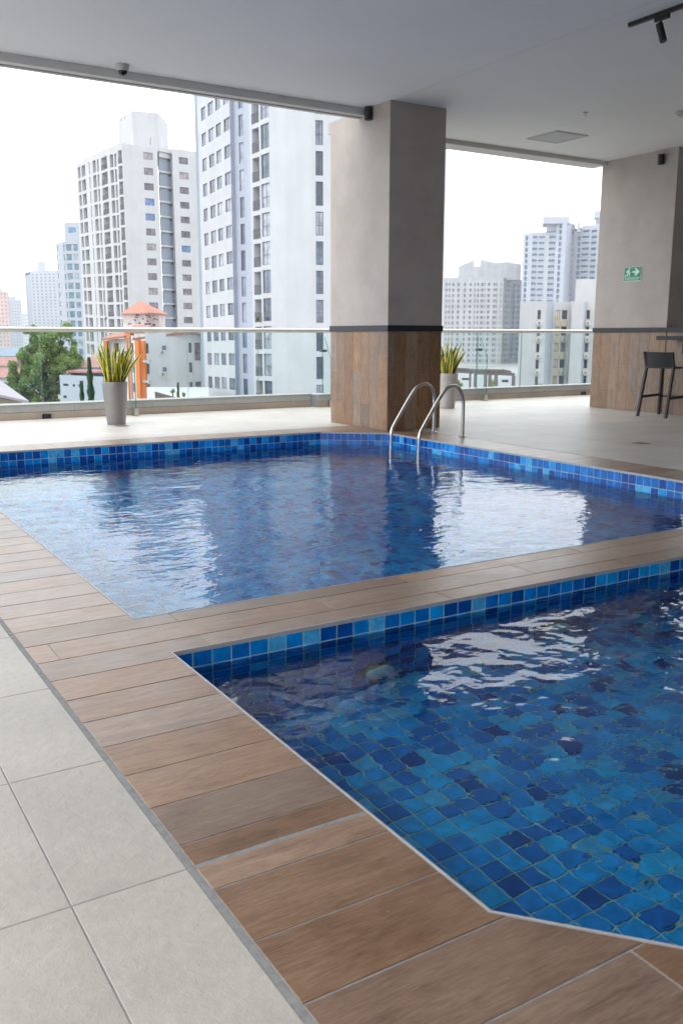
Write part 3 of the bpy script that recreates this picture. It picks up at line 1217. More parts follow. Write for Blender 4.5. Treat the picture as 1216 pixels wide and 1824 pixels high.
def fence(name, label, xs, y, fins, x0, x1):
    t = thing(name, label, 'balustrade', (x0, y, 0))
    for a, b in zip(xs, xs[1:]):
        mb = MB()
        a2, b2 = a + 0.008 - x0, b - 0.008 - x0
        yy0, yy1 = 0.05, 0.062
        mb.face([(a2, yy0, 0.215), (b2, yy0, 0.215), (b2, yy0, 1.24), (a2, yy0, 1.24)], 0)
        mb.face([(b2, yy1, 0.215), (a2, yy1, 0.215), (a2, yy1, 1.24), (b2, yy1, 1.24)], 0)
        mb.face([(a2, yy0, 0.215), (a2, yy0, 1.24), (a2, yy1, 1.24), (a2, yy1, 0.215)], 1)
        mb.face([(b2, yy0, 0.215), (b2, yy1, 0.215), (b2, yy1, 1.24), (b2, yy0, 1.24)], 1)
        mb.face([(a2, yy0, 1.24), (b2, yy0, 1.24), (b2, yy1, 1.24), (a2, yy1, 1.24)], 1)
        mb.build('glass_panel', [M['glass'], M['glass_edge']], t)
    mb = MB()
    L = x1 - x0
    mb.tube([(0, 0.056, 1.272), (L * 0.5, 0.056, 1.272), (L, 0.056, 1.272)], 0.036, 20)
    mb.build('handrail', M['rail'], t, True)
    for f in fins:
        fin_glass(t, f - x0, 0.0)
    return t


YL, YR = 13.44, 13.23
fence('glass_balustrade', 'glass balustrade with satin top rail left of the big column', [-6 + 0.2, -3.6, -1.4, 0.9, 3.17, 5.42, 6.65, 9.0], YL, (4.44, 7.83), -6, 8.9)
fence('glass_balustrade', 'glass balustrade with satin top rail between the two columns', [8.95, 11.1, 12.2, 13.35, 15.5, 17.7, 20.0], YR, (11.05,), 8.95, 20.5)

for x, y, lab in ((3.185, 13.395, 'small black recessed light in the curb left of the silver planter'),
                  (13.85, 13.185, 'small black recessed light in the curb beside the right column')):
    t = thing('curb_light', lab, 'light', (x, y, 0.035), 0, 'black lights in the curb')
    mb = MB()
    mb.box(-0.062, 0.062, -0.006, 0.014, -0.034, 0.034)
    mb.build('bezel', M['black'], t)
    mb = MB()
    mb.box(-0.05, 0.05, -0.009, -0.0062, -0.022, 0.022)
    mb.build('lens', M['dome'], t)

# ------------------------------------------------------------------ pool ladder
def smooth_path(pts, n=8):
    pts = [Vector(p) for p in pts]
    q = [pts[0]] + pts + [pts[-1]]
    res = []
    for i in range(1, len(q) - 2):
        for k in range(n):
            t = k / n
            a, b, c, d = q[i - 1], q[i], q[i + 1], q[i + 2]
            res.append(0.5 * ((2 * b) + (-a + c) * t + (2 * a - 5 * b + 4 * c - d) * t * t + (-a + 3 * b - 3 * c + d) * t ** 3))
    res.append(pts[-1])
    return res


lad = thing('pool_ladder', 'stainless steel pool ladder with two curved handrails by the big column', 'pool ladder', (6.3, 8.44, 0))
for i, yl in enumerate((0.0, 0.57)):
    mb = MB()
    pts = [(0.565, yl, 0.0), (0.565, yl, 0.18), (0.565, yl, 0.36), (0.555, yl, 0.46), (0.51, yl, 0.56), (0.44, yl, 0.605), (0.36, yl, 0.602),
           (0.29, yl, 0.565), (0.215, yl, 0.48), (0.10, yl, 0.32), (-0.03, yl, 0.13), (-0.068, yl, 0.06), (-0.08, yl, -0.03), (-0.08, yl, -0.3), (-0.08, yl, -0.9)]
    mb.tube(smooth_path(pts, 6), 0.0215, 18)
    hr = mb.build('handrail', M['steel'], lad, True)
    mb = MB()
    mb.lathe([(0.045, 0.0005), (0.046, 0.006), (0.042, 0.012), (0.026, 0.018), (0.0222, 0.026)], (0.565, yl, 0), 28)
    mb.build('flange', M['steel'], hr, True)
for z in (-0.35, -0.62, -0.88):
    mb = MB()
    mb.box(-0.115, -0.045, 0.022, 0.548, z - 0.012, z + 0.012)
    mb.build('tread', M['steel'], lad)

# ------------------------------------------------------------------ planters
def planter(loc, label, seed, potmat, n, xspread):
    r = random.Random(seed)
    t = thing('planter', label, 'potted plant', loc, 0, 'planters with snake plants by the balustrade')
    mb = MB()
    mb.lathe([(0.118, 0.0), (0.122, 0.004), (0.130, 0.06), (0.150, 0.28), (0.166, 0.50), (0.171, 0.57), (0.170, 0.577), (0.163, 0.578), (0.160, 0.57), (0.158, 0.54)], seg=48)
    pot = mb.build('pot', potmat, t, True)
    mb = MB()
    mb.lathe([(0.157, 0.541), (0.08, 0.55), (0.01, 0.552)], seg=24)
    mb.build('soil', M['soil'], t)
    for k in range(n):
        a = r.uniform(0, 2 * math.pi)
        rad = 0.12 * math.sqrt(r.random())
        L = r.uniform(0.30, 0.58) * (1.0 if rad > 0.04 else 1.08)
        if k % 9 == 0:
            L *= 1.2
        w = r.uniform(0.026, 0.040)
        lean = r.uniform(0.05, 0.52) * (0.4 + rad / 0.12)
        if k in (3, 8):
            lean = 0.42
        base = Vector((math.cos(a) * rad, math.sin(a) * rad, 0.545))
        da = a + r.uniform(-0.5, 0.5)
        dirv = Vector((math.cos(da), math.sin(da), 0))
        tw0 = r.uniform(0, math.pi)
        twist = r.uniform(-0.9, 0.9)
        m_ = MB()
        S = 11
        for i in range(S + 1):
            u = i / S
            c = base + dirv * (math.sin(lean) * L * (0.5 * u + 0.5 * u * u)) + Vector((0, 0, L * u * math.cos(lean * 0.8)))
            ww = w * (0.62 + 0.38 * math.sin(min(1, u * 1.7) * math.pi / 2)) * (1 if u < 0.55 else max(0.03, 1 - ((u - 0.55) / 0.45) ** 1.9))
            th = tw0 + twist * u
            sx = Vector((math.cos(th), math.sin(th), 0))
            nx = Vector((-math.sin(th), math.cos(th), 0))
            wav = 0.004 * math.sin(u * 14 + k)
            for q, cup in ((-1, 0.25), (-0.60, 0.13), (0, -0.06), (0.60, 0.13), (1, 0.25)):
                m_.v.append(tuple(c + sx * (ww * q) + nx * (ww * cup + wav)))
        for i in range(S):
            for j in range(4):
                a0 = i * 5 + j
                m_.f.append((a0, a0 + 1, a0 + 6, a0 + 5))
                m_.m.append(1 if j in (0, 3) else 0)
        m_.build('leaf', [M['snake'], M['snake_edge']], t, True)
    return t


planter((3.79, 12.06, 0), 'tall silver grey tapered planter with yellow edged snake plant left of the column', 5, M['pot'], 44, 1)
planter((9.375, 11.95, 0), 'pale planter with yellow edged snake plant half hidden behind the big column', 9, M['pot_pale'], 40, 1)

# ------------------------------------------------------------------ bar stool
def bar_stool(loc, rz, label):
    t = thing('bar_stool', label, 'bar stool', loc, rz, 'black bar stools along the low wall')
    m = M['black_plastic']
    # stool faces +X (towards the wall); its back is at -X
    W = 0.235
    for s in (-1, 1):
        mb = MB()
        # rear leg runs up into the back upright
        pts = [(-0.30, s * (W + 0.01), 0.0), (-0.17, s * (W - 0.005), 0.74), (-0.235, s * (W - 0.0), 0.96)]
        for a, b in zip(pts, pts[1:]):
            a, b = Vector(a), Vector(b)
            mb.obox(a - Vector((0.02, 0.016, 0)), (0.042, 0, 0), (0, 0.032, 0), b - a)
        mb.build('leg', m, t)
        mb = MB()
        a, b = Vector((0.22, s * (W + 0.01), 0)), Vector((0.19, s * (W - 0.02), 0.72))
        mb.obox(a - Vector((0.02, 0.016, 0)), (0.042, 0, 0), (0, 0.032, 0), b - a)
        mb.build('leg', m, t)
        mb = MB()
        mb.obox((-0.235, s * (W + 0.012) - 0.01, 0.27), (0.46, 0, 0.02), (0, 0.026, 0), (0, 0, 0.036))
        mb.build('side_rail', m, t)
    mb = MB()
    mb.box(-0.19, 0.20, -W + 0.012, W - 0.012, 0.715, 0.74)
    mb.build('seat', m, t)
    mb = MB()
    for k in range(8):
        y0 = -W + 0.013 + k * (2 * W - 0.026) / 8
        y1 = y0 + (2 * W - 0.026) / 8
        c = lambda y: 0.03 * (1 - (y / W) ** 2)
        mb.v += [(-0.188 - c(y0), y0, 0.742), (-0.188 - c(y1), y1, 0.742), (-0.232 - c(y1), y1, 0.955), (-0.232 - c(y0), y0, 0.955),
                 (-0.174 - c(y0), y0, 0.742), (-0.174 - c(y1), y1, 0.742), (-0.218 - c(y1), y1, 0.955), (-0.218 - c(y0), y0, 0.955)]
        n0 = k * 8
        for q in ((1, 0, 3, 2), (4, 5, 6, 7), (3, 7, 6, 2), (0, 1, 5, 4), (0, 4, 7, 3), (1, 2, 6, 5)):
            mb.f.append(tuple(n0 + i for i in q))
            mb.m.append(0)
    mb.build('backrest', m, t)
    mb = MB()
    mb.obox((0.222, -W, 0.27), (0.03, 0, 0), (0, 2 * W, 0), (0, 0, 0.03))
    mb.build('footrest', m, t)
    return t


M['black_plastic'] = flat('matt_black_plastic', (0.018, 0.020, 0.024, 1), 0.42)
bar_stool((11.25, 9.08, 0), math.radians(4), 'black bar stool with a low curved back at the bar counter')

# ------------------------------------------------------------------ things on walls and ceiling
# escape route sign
es = thing('exit_sign', 'green and white escape route sign with running man and arrow', 'sign', (11.598, 10.145, 2.145))
G = flat('sign_green', (0.004, 0.19, 0.095, 1), 0.35)
Wt = flat('sign_white_print', (0.55, 0.78, 0.68, 1), 0.4)
Wb = flat('sign_pale_board', (0.42, 0.52, 0.46, 1), 0.4)
mb = MB()
mb.box(-0.004, 0.0, -0.178, 0.178, -0.118, 0.118)
mb.build('board', Wb, es)
mb = MB()
mb.box(-0.0052, -0.0041, -0.166, 0.166, -0.044, 0.108)
mb.box(-0.0052, -0.0041, -0.166, 0.166, -0.094, -0.056)
mb.build('green_field', G, es)


def sign_poly(mb, pts):
    mb.v += [(-0.0063, -p[0], p[1]) for p in pts] + [(-0.0054, -p[0], p[1]) for p in pts]
    n0 = len(mb.v) - 2 * len(pts)
    k = len(pts)
    mb.f += [tuple(n0 + i for i in range(k)), tuple(n0 + k + i for i in reversed(range(k)))]
    mb.m += [0, 0]
    for i in range(k):
        j = (i + 1) % k
        mb.f.append((n0 + j, n0 + i, n0 + k + i, n0 + k + j))
        mb.m.append(0)


mb = MB()
sign_poly(mb, [(0.005, 0.022), (0.06, 0.022), (0.045, -0.022), (0.075, -0.022), (0.145, 0.034), (0.075, 0.092), (0.045, 0.092), (0.075, 0.050), (0.005, 0.050)])
mb.build('arrow', Wt, es)
mb = MB()
sign_poly(mb, [(-0.062 + 0.015 * math.cos(a), 0.088 + 0.015 * math.sin(a)) for a in [i * math.pi / 5 for i in range(10)]])
sign_poly(mb, [(-0.100, 0.020), (-0.082, 0.012), (-0.062, 0.052), (-0.066, 0.074), (-0.085, 0.074), (-0.104, 0.058)])
sign_poly(mb, [(-0.075, 0.070), (-0.062, 0.060), (-0.050, 0.036), (-0.030, 0.040), (-0.032, 0.028), (-0.058, 0.024)])
sign_poly(mb, [(-0.096, 0.066), (-0.116, 0.058), (-0.128, 0.030), (-0.116, 0.028), (-0.106, 0.046), (-0.092, 0.052)])
sign_poly(mb, [(-0.100, 0.022), (-0.106, -0.004), (-0.150, -0.010), (-0.150, -0.026), (-0.094, -0.020), (-0.084, 0.014)])
sign_poly(mb, [(-0.088, 0.016), (-0.062, -0.002), (-0.074, -0.038), (-0.058, -0.038), (-0.044, 0.008), (-0.070, 0.030)])
mb.build('running_man', Wt, es)
tcu = bpy.data.curves.new('sign_lettering', 'FONT')
tcu.body = 'SALIDA EMERGENCIA'
tcu.size = 0.036
tcu.align_x = 'CENTER'
tcu.align_y = 'CENTER'
tcu.extrude = 0.0004
tcu.space_character = 0.92
tcu.materials.append(Wt)
tmp = link('lettering_curve', tcu)
bpy.context.view_layer.update()
tme = bpy.data.meshes.new_from_object(tmp.evaluated_get(bpy.context.evaluated_depsgraph_get()))
bpy.data.objects.remove(tmp)
to = link('lettering', tme, es, (-0.0058, 0.0, -0.075))
to.rotation_euler = (math.radians(90), 0, math.radians(-90))
to.scale = (0.86, 1, 1)

# little black cylinder wall lights under the ceiling
for (x, y, z), lab in (((6.41, 9.855, 3.86), 'small black cylinder light high on the big column by the ceiling'),
                       ((11.56, 9.70, 3.80), 'small black cylinder light high on the right column above the exit sign')):
    t = thing('wall_light', lab, 'light', (x, y, z), 0, 'black cylinder lights on the columns')
    mb = MB()
    mb.lathe([(0.046, -0.075), (0.05, -0.07), (0.05, 0.066), (0.046, 0.07)], seg=28)
    mb.build('housing', M['black'], t, True)
    mb = MB()
    mb.box(0.03, 0.0399, -0.03, 0.03, -0.03, 0.03)
    mb.build('mount', M['black'], t)

# dome security camera
t = thing('security_camera', 'white dome security camera under the ceiling edge', 'camera', (3.30, 9.74, CZ))
mb = MB()
mb.lathe([(0.052, -0.062), (0.06, -0.055), (0.072, -0.004), (0.070, -0.0006)], seg=32)
mb.build('housing', M['plastic_white'], t, True)
mb = MB()
mb.lathe([(0.004, -0.108), (0.022, -0.104), (0.038, -0.092), (0.047, -0.075), (0.049, -0.0621)], seg=28)
mb.build('dome', M['dome'], t, True)

# ceiling vent
t = thing('ceiling_vent', 'square air vent with perforated face in the ceiling', 'vent', (9.605, 9.90, CZ))
mb = MB()
for a in ((-0.30, 0.30, -0.30, -0.27), (-0.30, 0.30, 0.27, 0.30), (-0.30, -0.27, -0.27, 0.27), (0.27, 0.30, -0.27, 0.27)):
    mb.box(*a, -0.012, -0.0006)
mb.build('frame', M['plastic_white'], t)
mb = MB()
mb.box(-0.255, 0.255, -0.255, 0.255, -0.010, -0.0008)
mb.build('grille', M['vent'], t)
for k in range(12):
    mb = MB()
    mb.box(-0.25, 0.25, -0.245 + k * 0.042, -0.225 + k * 0.042, -0.0135, -0.0102)
    mb.build('slat', M['vent'], t)

t = thing('sprinkler', 'small metal fire sprinkler head hanging from the ceiling', 'sprinkler', (8.88, 8.67, CZ))
mb = MB()
mb.lathe([(0.034, -0.006), (0.036, -0.0006)], seg=20)
mb.build('rosette', M['greybase'], t)
mb = MB()
mb.lathe([(0.010, -0.05), (0.010, -0.0062)], seg=12)
mb.lathe([(0.022, -0.058), (0.022, -0.0505)], seg=16)
mb.build('nozzle', M['steel'], t)
t = thing('smoke_detector', 'white round smoke detector on the ceiling at the right edge', 'smoke detector', (9.87, 8.02, CZ))
mb = MB()
mb.lathe([(0.072, -0.022), (0.080, -0.014), (0.080, -0.0006)], seg=28)
mb.build('base', M['plastic_white'], t, True)
mb = MB()
mb.lathe([(0.03, -0.052), (0.044, -0.044), (0.050, -0.0222)], seg=24)
mb.build('sensor', M['plastic_white'], t, True)

# track light
t = thing('track_light', 'black ceiling track with one tilted spotlight in the upper right corner', 'track light', (6.755, 4.4, CZ))
mb = MB()
mb.box(-0.018, 0.018, 0.0, 1.72, -0.034, -0.0006)
mb.build('track', M['black'], t)
mb = MB()
mb.box(-0.016, 0.016, 1.285, 1.43, -0.072, -0.0345)
sp = mb.build('adapter', M['black'], t)
mb = MB()
mb.tube([(0, 1.37, -0.072), (0, 1.37, -0.105)], 0.008, 10)
mb.tube([(0.0, 1.385, -0.095), (0.01, 1.335, -0.245)], 0.031, 24)
mb.build('spotlight', M['black'], t, True)

# ------------------------------------------------------------------ the city
GZ = -14.0
mb = MB()
mb.face([(-3500, -3500, GZ), (3500, -3500, GZ), (3500, 3500, GZ), (-3500, 3500, GZ)])
mb.build('ground', M['earth'], kind='structure')

win_cache = {}


def window_mesh(w, h, style, glass):
    key = (round(w, 2), round(h, 2), style, glass)
    if key in win_cache:
        return win_cache[key]
    fr = MB()
    b = 0.06 if style != 'slim' else 0.035
    fr.box(-w / 2, -w / 2 + b, -0.03, 0.03, 0, h)
    fr.box(w / 2 - b, w / 2, -0.03, 0.03, 0, h)
    fr.box(-w / 2 + b, w / 2 - b, -0.03, 0.03, 0, b)
    fr.box(-w / 2 + b, w / 2 - b, -0.03, 0.03, h - b, h)
    if style in ('two', 'cross', 'dark2'):
        fr.box(-b / 2, b / 2, -0.028, 0.028, b, h - b)
    if style == 'cross':
        fr.box(-w / 2 + b, -b / 2, -0.028, 0.028, h * 0.42, h * 0.42 + b)
        fr.box(b / 2, w / 2 - b, -0.028, 0.028, h * 0.42, h * 0.42 + b)
    gl = MB()
    gl.box(-w / 2 + b, w / 2 - b, -0.008, 0.008, b, h - b)
    fm = M['frame_white'] if style == 'white' else M['frame_dark']
    win_cache[key] = (fr.mesh('window_frame', fm), gl.mesh('window_pane', M[glass]))
    return win_cache[key]


class Building:
    def __init__(s, name, label, cat, base, wall, joined=False, group=None):
        s.root = thing(name, label, cat, (base.x, base.y, GZ), 0, group)
        s.o = Vector((base.x, base.y, GZ))
        s.wall = MB()
        s.mat = wall
        s.joined = joined
        s.jw = MB()
        s.jg = None

    def hit(s, px, py, p0, p1):
        """where the line of sight meets the upright plane through p0 and p1: (u in metres, z)"""
        d = Vector((p1.x - p0.x, p1.y - p0.y))
        L = d.length
        r = ray(px, py)
        # solve p0 + d*u = r*t
        det = d.x * (-r.y) + d.y * r.x
        u = (-p0.x * -r.y - (-p0.y) * -r.x) / det if abs(det) > 1e-9 else 0
        # generic 2x2 solve
        a, b_, c, e = d.x, -r.x, d.y, -r.y
        dt = a * e - b_ * c
        u = ((-p0.x) * e - b_ * (-p0.y)) / dt
        t = (a * (-p0.y) - c * (-p0.x)) / dt
        return u * L, H + r.z * t

    def facet(s, p0, p1, z1, cols=(), z0=GZ, floors=(), storey=2.9, m=0):
        """wall from p0 to p1; cols = list of dict(px=(l,r), py=(top,bottom), style, glass, depth); windows repeat each storey"""
        p0, p1 = Vector((p0.x, p0.y, 0)), Vector((p1.x, p1.y, 0))
        dv = p1 - p0
        L = dv.length
        du = dv / L
        nn = Vector((du.y, -du.x, 0))
        if nn.dot(-p0) < 0:
            nn = -nn
        rz = math.atan2(du.y, du.x)
        ol = Vector((s.o.x, s.o.y, GZ))

        def P3(u, z, dpt=0.0):
            return (p0 + du * u - nn * dpt + Vector((0, 0, z))) - ol

        spans = []
        for c in cols:
            cy_ = (c['py'][0] + c['py'][1]) / 2
            ua, _ = s.hit(c['px'][0], cy_, p0, p1)
            ub, _ = s.hit(c['px'][1], cy_, p0, p1)
            mxx = (c['px'][0] + c['px'][1]) / 2
            _, zt = s.hit(mxx, c['py'][0], p0, p1)
            _, zb = s.hit(mxx, c['py'][1], p0, p1)
            ua, ub = max(ua, 0.05), min(ub, L - 0.05)
            if ub - ua < 0.1:
                continue
            st = c.get('storey', storey)
            k0 = math.ceil((z0 + 0.4 - zb) / st)
            k1 = math.floor((z1 - 0.5 - zt) / st)
            if 'rows' in c:
                k0, k1 = -c['rows'][1], -c['rows'][0]
            rows = [(zb + k * st, zt + k * st) for k in range(k0, k1 + 1)]
            spans.append((ua, ub, rows, c))
        spans.sort(key=lambda q: q[0])
        u = 0.0
        for ua, ub, rows, c in spans:
            ua = max(ua, u)
            if ub - ua < 0.08:
                continue
            dpt = c.get('depth', 0.18)
            s.wall.face([P3(u, z0), P3(ua, z0), P3(ua, z1), P3(u, z1)], m)
            z = z0
            for zb, zt in rows:
                s.wall.face([P3(ua, z), P3(ub, z), P3(ub, zb), P3(ua, zb)], m)
                s.wall.face([P3(ua, zb), P3(ua, zb, dpt), P3(ua, zt, dpt), P3(ua, zt)], m)
                s.wall.face([P3(ub, zb), P3(ub, zt), P3(ub, zt, dpt), P3(ub, zb, dpt)], m)
                s.wall.face([P3(ua, zb), P3(ub, zb), P3(ub, zb, dpt), P3(ua, zb, dpt)], m)
                s.wall.face([P3(ua, zt), P3(ua, zt, dpt), P3(ub, zt, dpt), P3(ub, zt)], m)
                z = zt
                s.fill(P3, ua, ub, zb, zt, c, dpt, rz, nn)
            s.wall.face([P3(ua, z), P3(ub, z), P3(ub, z1), P3(ua, z1)], m)
            u = ub
        s.wall.face([P3(u, z0), P3(L, z0), P3(L, z1), P3(u, z1)], m)

    def fill(s, P3, ua, ub, zb, zt, c, dpt, rz, nn):
        w, h = ub - ua, zt - zb
        style, glass = c.get('style', 'two'), c.get('glass', 'win_a')
        cpt = P3((ua + ub) / 2, zb, dpt - 0.035)
        if s.joined:
            s.jg = glass
            s.jw.face([P3(ua, zb, dpt), P3(ub, zb, dpt), P3(ub, zt, dpt), P3(ua, zt, dpt)])
            if style == 'rail':
                rr = Vector(P3(ua, zb, -0.35))
                e = Vector(P3(ub, zb, -0.35)) - rr
                s.wall.obox(rr, e, Vector(P3(ua, zb, 0)) - rr, (0, 0, h * 0.3))
            return
        if style == 'panel':
            mb = MB()
            mb.box(-w / 2, w / 2, 0.0, 0.03, 0, h)
            o = link('recessed_panel', s.cached(('panel', round(w, 2), round(h, 2)), lambda: mb.mesh('recessed_panel', M['grey_wall'])), s.root, cpt, rz)
            def vents():
                q = MB()
                q.box(-w / 2 + 0.02, -w / 2 + 0.42, -0.04, -0.002, h - 0.55, h - 0.06)
                q.box(w / 2 - 0.75, w / 2 - 0.10, -0.04, -0.002, h - 0.50, h - 0.06)
                return q.mesh('vent', M['frame_dark'])
            link('vent', s.cached(('vents', round(w, 2), round(h, 2)), vents), o)
            return
        if style == 'balcony':
            def back():
                q = MB()
                q.box(-w / 2, w / 2, 0.0, 0.03, 0, h)
                return q.mesh('balcony_back', M['balcony_wall'])
            def door():
                q = MB()
                q.box(-w * 0.02, w / 2 - 0.08, -0.03, -0.003, 0.05, h - 0.25)
                return q.mesh('balcony_door', M[glass])
            def rail():
                q = MB()
                d0 = -(dpt - 0.035) - 0.02
                q.box(-w / 2, w / 2, d0, d0 + 0.04, 1.0, 1.06)
                q.box(-w / 2, w / 2, d0, d0 + 0.03, 0.06, 0.10)
                nb = max(5, int(w / 0.16))
                for i in range(nb + 1):
                    x = -w / 2 + i * w / nb
                    q.box(x - 0.018, x + 0.018, d0 + 0.005, d0 + 0.025, 0.10, 1.0)
                return q.mesh('railing', M['frame_dark'])
            o = link('balcony', s.cached(('bback', round(w, 2), round(h, 2)), back), s.root, cpt, rz)
            link('door', s.cached(('bdoor', round(w, 2), round(h, 2), glass), door), o)
            link('railing', s.cached(('brail', round(w, 2), round(h, 2), round(dpt, 2)), rail), o)
            return
        fr, gl = window_mesh(w, h, style, glass)
        o = link('window', fr, s.root, cpt, rz)
        link('pane', gl, o)

    cache = {}

    def cached(s, key, fn):
        if key not in Building.cache:
            Building.cache[key] = fn()
        return Building.cache[key]

    def hull(s, pts, z1, back=18.0, m=0, z0=GZ, parapet=0.9):
        """close the building behind the front facets and give it a roof"""
        pts = [Vector((p.x, p.y, 0)) for p in pts]
        q = pts + [pts[-1] + pts[-1].normalized() * back, pts[0] + pts[0].normalized() * back]
        n = len(pts)
        o = Vector((s.o.x, s.o.y, 0))
        for i in range(n - 1, len(q)):
            a, b = q[i] - o, q[(i + 1) % len(q)] - o
            s.wall.face([(a.x, a.y, z0 - GZ), (b.x, b.y, z0 - GZ), (b.x, b.y, z1 - GZ), (a.x, a.y, z1 - GZ)], m)
        s.wall.face([((p - o).x, (p - o).y, z1 - parapet - GZ) for p in q], m)
        # inner face of the parapet
        return q

    def block(s, pts, z0, z1, m=0):
        o = s.o
        s.wall.prism([(p.x - o.x, p.y - o.y) for p in pts], z0 - GZ, z1 - GZ, m)

    def done(s, mats=None):
        s.wall.build('wall', mats or s.mat, s.root)
        if s.joined and s.jw.f:
            s.jw.build('windows', M[s.jg], s.root, kind='stuff')


def box_at(pxl, pxr, y, d, deep):
    a, b = at(pxl, y, d), at(pxr, y, d)
    ra, rb = Vector((a.x, a.y, 0)).normalized(), Vector((b.x, b.y, 0)).normalized()
    return [a, b, b + rb * deep, a + ra * deep]


def ztop(px, py, d):
    return at(px, py, d).z


HY = 590
# ---- big white tower right behind the left balustrade
A = {k: at(px, HY, d) for k, px, d in (('0', 362.5, 117), ('1', 417.5, 107), ('2', 424, 107.4), ('3', 440, 106), ('4', 451, 101),
                                         ('5', 491, 96.6), ('6', 512, 95.6), ('7', 556, 95.2), ('8', 789, 98))}
A['00'] = at(357.5, HY, 118.5)
TA = Building('apartment_tower', 'nearest white tower block with curved corner and tall windows behind the big column', 'building', A['4'], [M['white_wall'], M['grey_wall'], M['shaded_side']])
ZA = 58
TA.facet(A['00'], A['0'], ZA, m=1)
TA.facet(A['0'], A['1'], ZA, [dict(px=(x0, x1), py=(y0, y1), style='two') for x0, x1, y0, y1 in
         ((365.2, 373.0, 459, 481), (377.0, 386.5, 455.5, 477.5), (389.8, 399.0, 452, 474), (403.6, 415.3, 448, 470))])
TA.facet(A['1'], A['2'], ZA, m=2)  # recess and side wall carry their shade as a darker bluish colour
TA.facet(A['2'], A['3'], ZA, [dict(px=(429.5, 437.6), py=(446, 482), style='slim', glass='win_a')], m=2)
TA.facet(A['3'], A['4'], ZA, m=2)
TA.facet(A['4'], A['5'], ZA, [dict(px=(452.3, 464.5), py=(434, 476), style='balcony', depth=1.3),
                             dict(px=(467.2, 481.8), py=(430, 471.8), style='cross')])
TA.facet(A['5'], A['6'], ZA)
TA.facet(A['6'], A['7'], ZA)
TA.facet(A['7'], A['8'], ZA, [dict(px=(562.6, 575.6), py=(430, 472), style='cross'), dict(px=(640, 655), py=(430, 472), style='cross'),
                             dict(px=(700, 715), py=(430, 472), style='cross')])
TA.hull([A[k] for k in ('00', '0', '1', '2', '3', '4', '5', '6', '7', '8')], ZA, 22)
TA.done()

# ---- tower with the gridded balconies
B = {k: at(px, HY, d) for k, px, d in (('0', 151, 208), ('1', 175, 199), ('2', 205, 190), ('3', 232, 186), ('4', 292, 190), ('5', 317, 193), ('6', 365, 197))}
TB = Building('apartment_tower', 'white tower block with gridded balconies and a water tank block on its roof', 'building', B['3'], [M['white_wall_warm'], M['white_wall_cool'], M['grey_wall']])
ZB_ = ztop(222, 256, 186)
rowsB = dict(py=(357, 379))
TB.facet(B['0'], B['1'], ZB_, [dict(px=(143.0, 147.3), py=(372, 392), style='slim', glass='win_grey', depth=0.5),
                              dict(px=(149.3, 156.0), py=(370, 390), style='two', glass='win_dark', depth=0.7),
                              dict(px=(162.6, 166.0), py=(366, 387), style='slim', glass='win_dark', depth=0.7)])
TB.facet(B['1'], B['2'], ZB_, [dict(px=(169.0, 174.8), py=(364, 386), style='two', glass='win_dark', depth=0.7),
                              dict(px=(177.0, 180.2), py=(363, 385), style='slim', glass='win_grey', depth=0.7),
                              dict(px=(184.3, 195.0), py=(360, 382.5), style='balcony', glass='win_dark', depth=1.6)])
TB.facet(B['2'], B['3'], ZB_, [dict(px=(199.6, 205.6), py=(357, 379.5), style='two', glass='win_dark', depth=0.7),
                              dict(px=(207.8, 211.2), py=(356, 379), style='slim', glass='win_grey', depth=0.7),
                              dict(px=(214.2, 221.0), py=(350.5, 374), style='balcony', glass='win_dark', depth=1.4)])
TB.facet(B['3'], B['4'], ZB_, [dict(px=(258.6, 275.2), py=(353.6, 366), style='two', glass='win_b')])
ZC_ = ztop(296, 264, 193)
TB.facet(B['4'] + FH * 1.5, B['5'] + FH * 1.5, ZC_, [dict(px=(286, 308), py=(335, 358.6), style='panel', depth=0.4)], m=0)
TB.facet(B['5'], B['6'], ZC_, [dict(px=(320.5, 336.6), py=(333.6, 345.4), style='two', glass='win_b')])
TB.hull([B['0'], B['1'], B['2'], B['3'], B['4']], ZB_, 20)
TB.hull([B['4'] + FH * 1.0, B['5'] + FH * 1.0, B['5'], B['6']], ZC_, 20)
ta0, ta1, ta2 = at(211, 240, 200), at(237, 240, 192), at(284, 240, 194)
TB.block([ta0, ta1, ta2, ta2 + FH * 10, ta0 + FH * 6], ZB_ - 1, ztop(240, 197, 192))
TB.block([at(166, 262, 201), at(214, 262, 188), at(222, 262, 187), at(222, 262, 189) + FH * 3, at(166, 262, 201) + FH * 3], ZB_ - 1, ZB_ + 0.6)
TB.done()
# antennas
an = MB()
for px, y0, y1 in ((208, 236, 256), (216, 192, 215), (222, 192, 212), (248, 178, 197), (268, 245, 258), (258, 190, 199)):
    a = at(px, y1, 190) - TB.o
    b = at(px, y0, 190) - TB.o
    an.tube([a, b], 0.06, 5)
an.build('antenna', M['frame_dark'], TB.root)

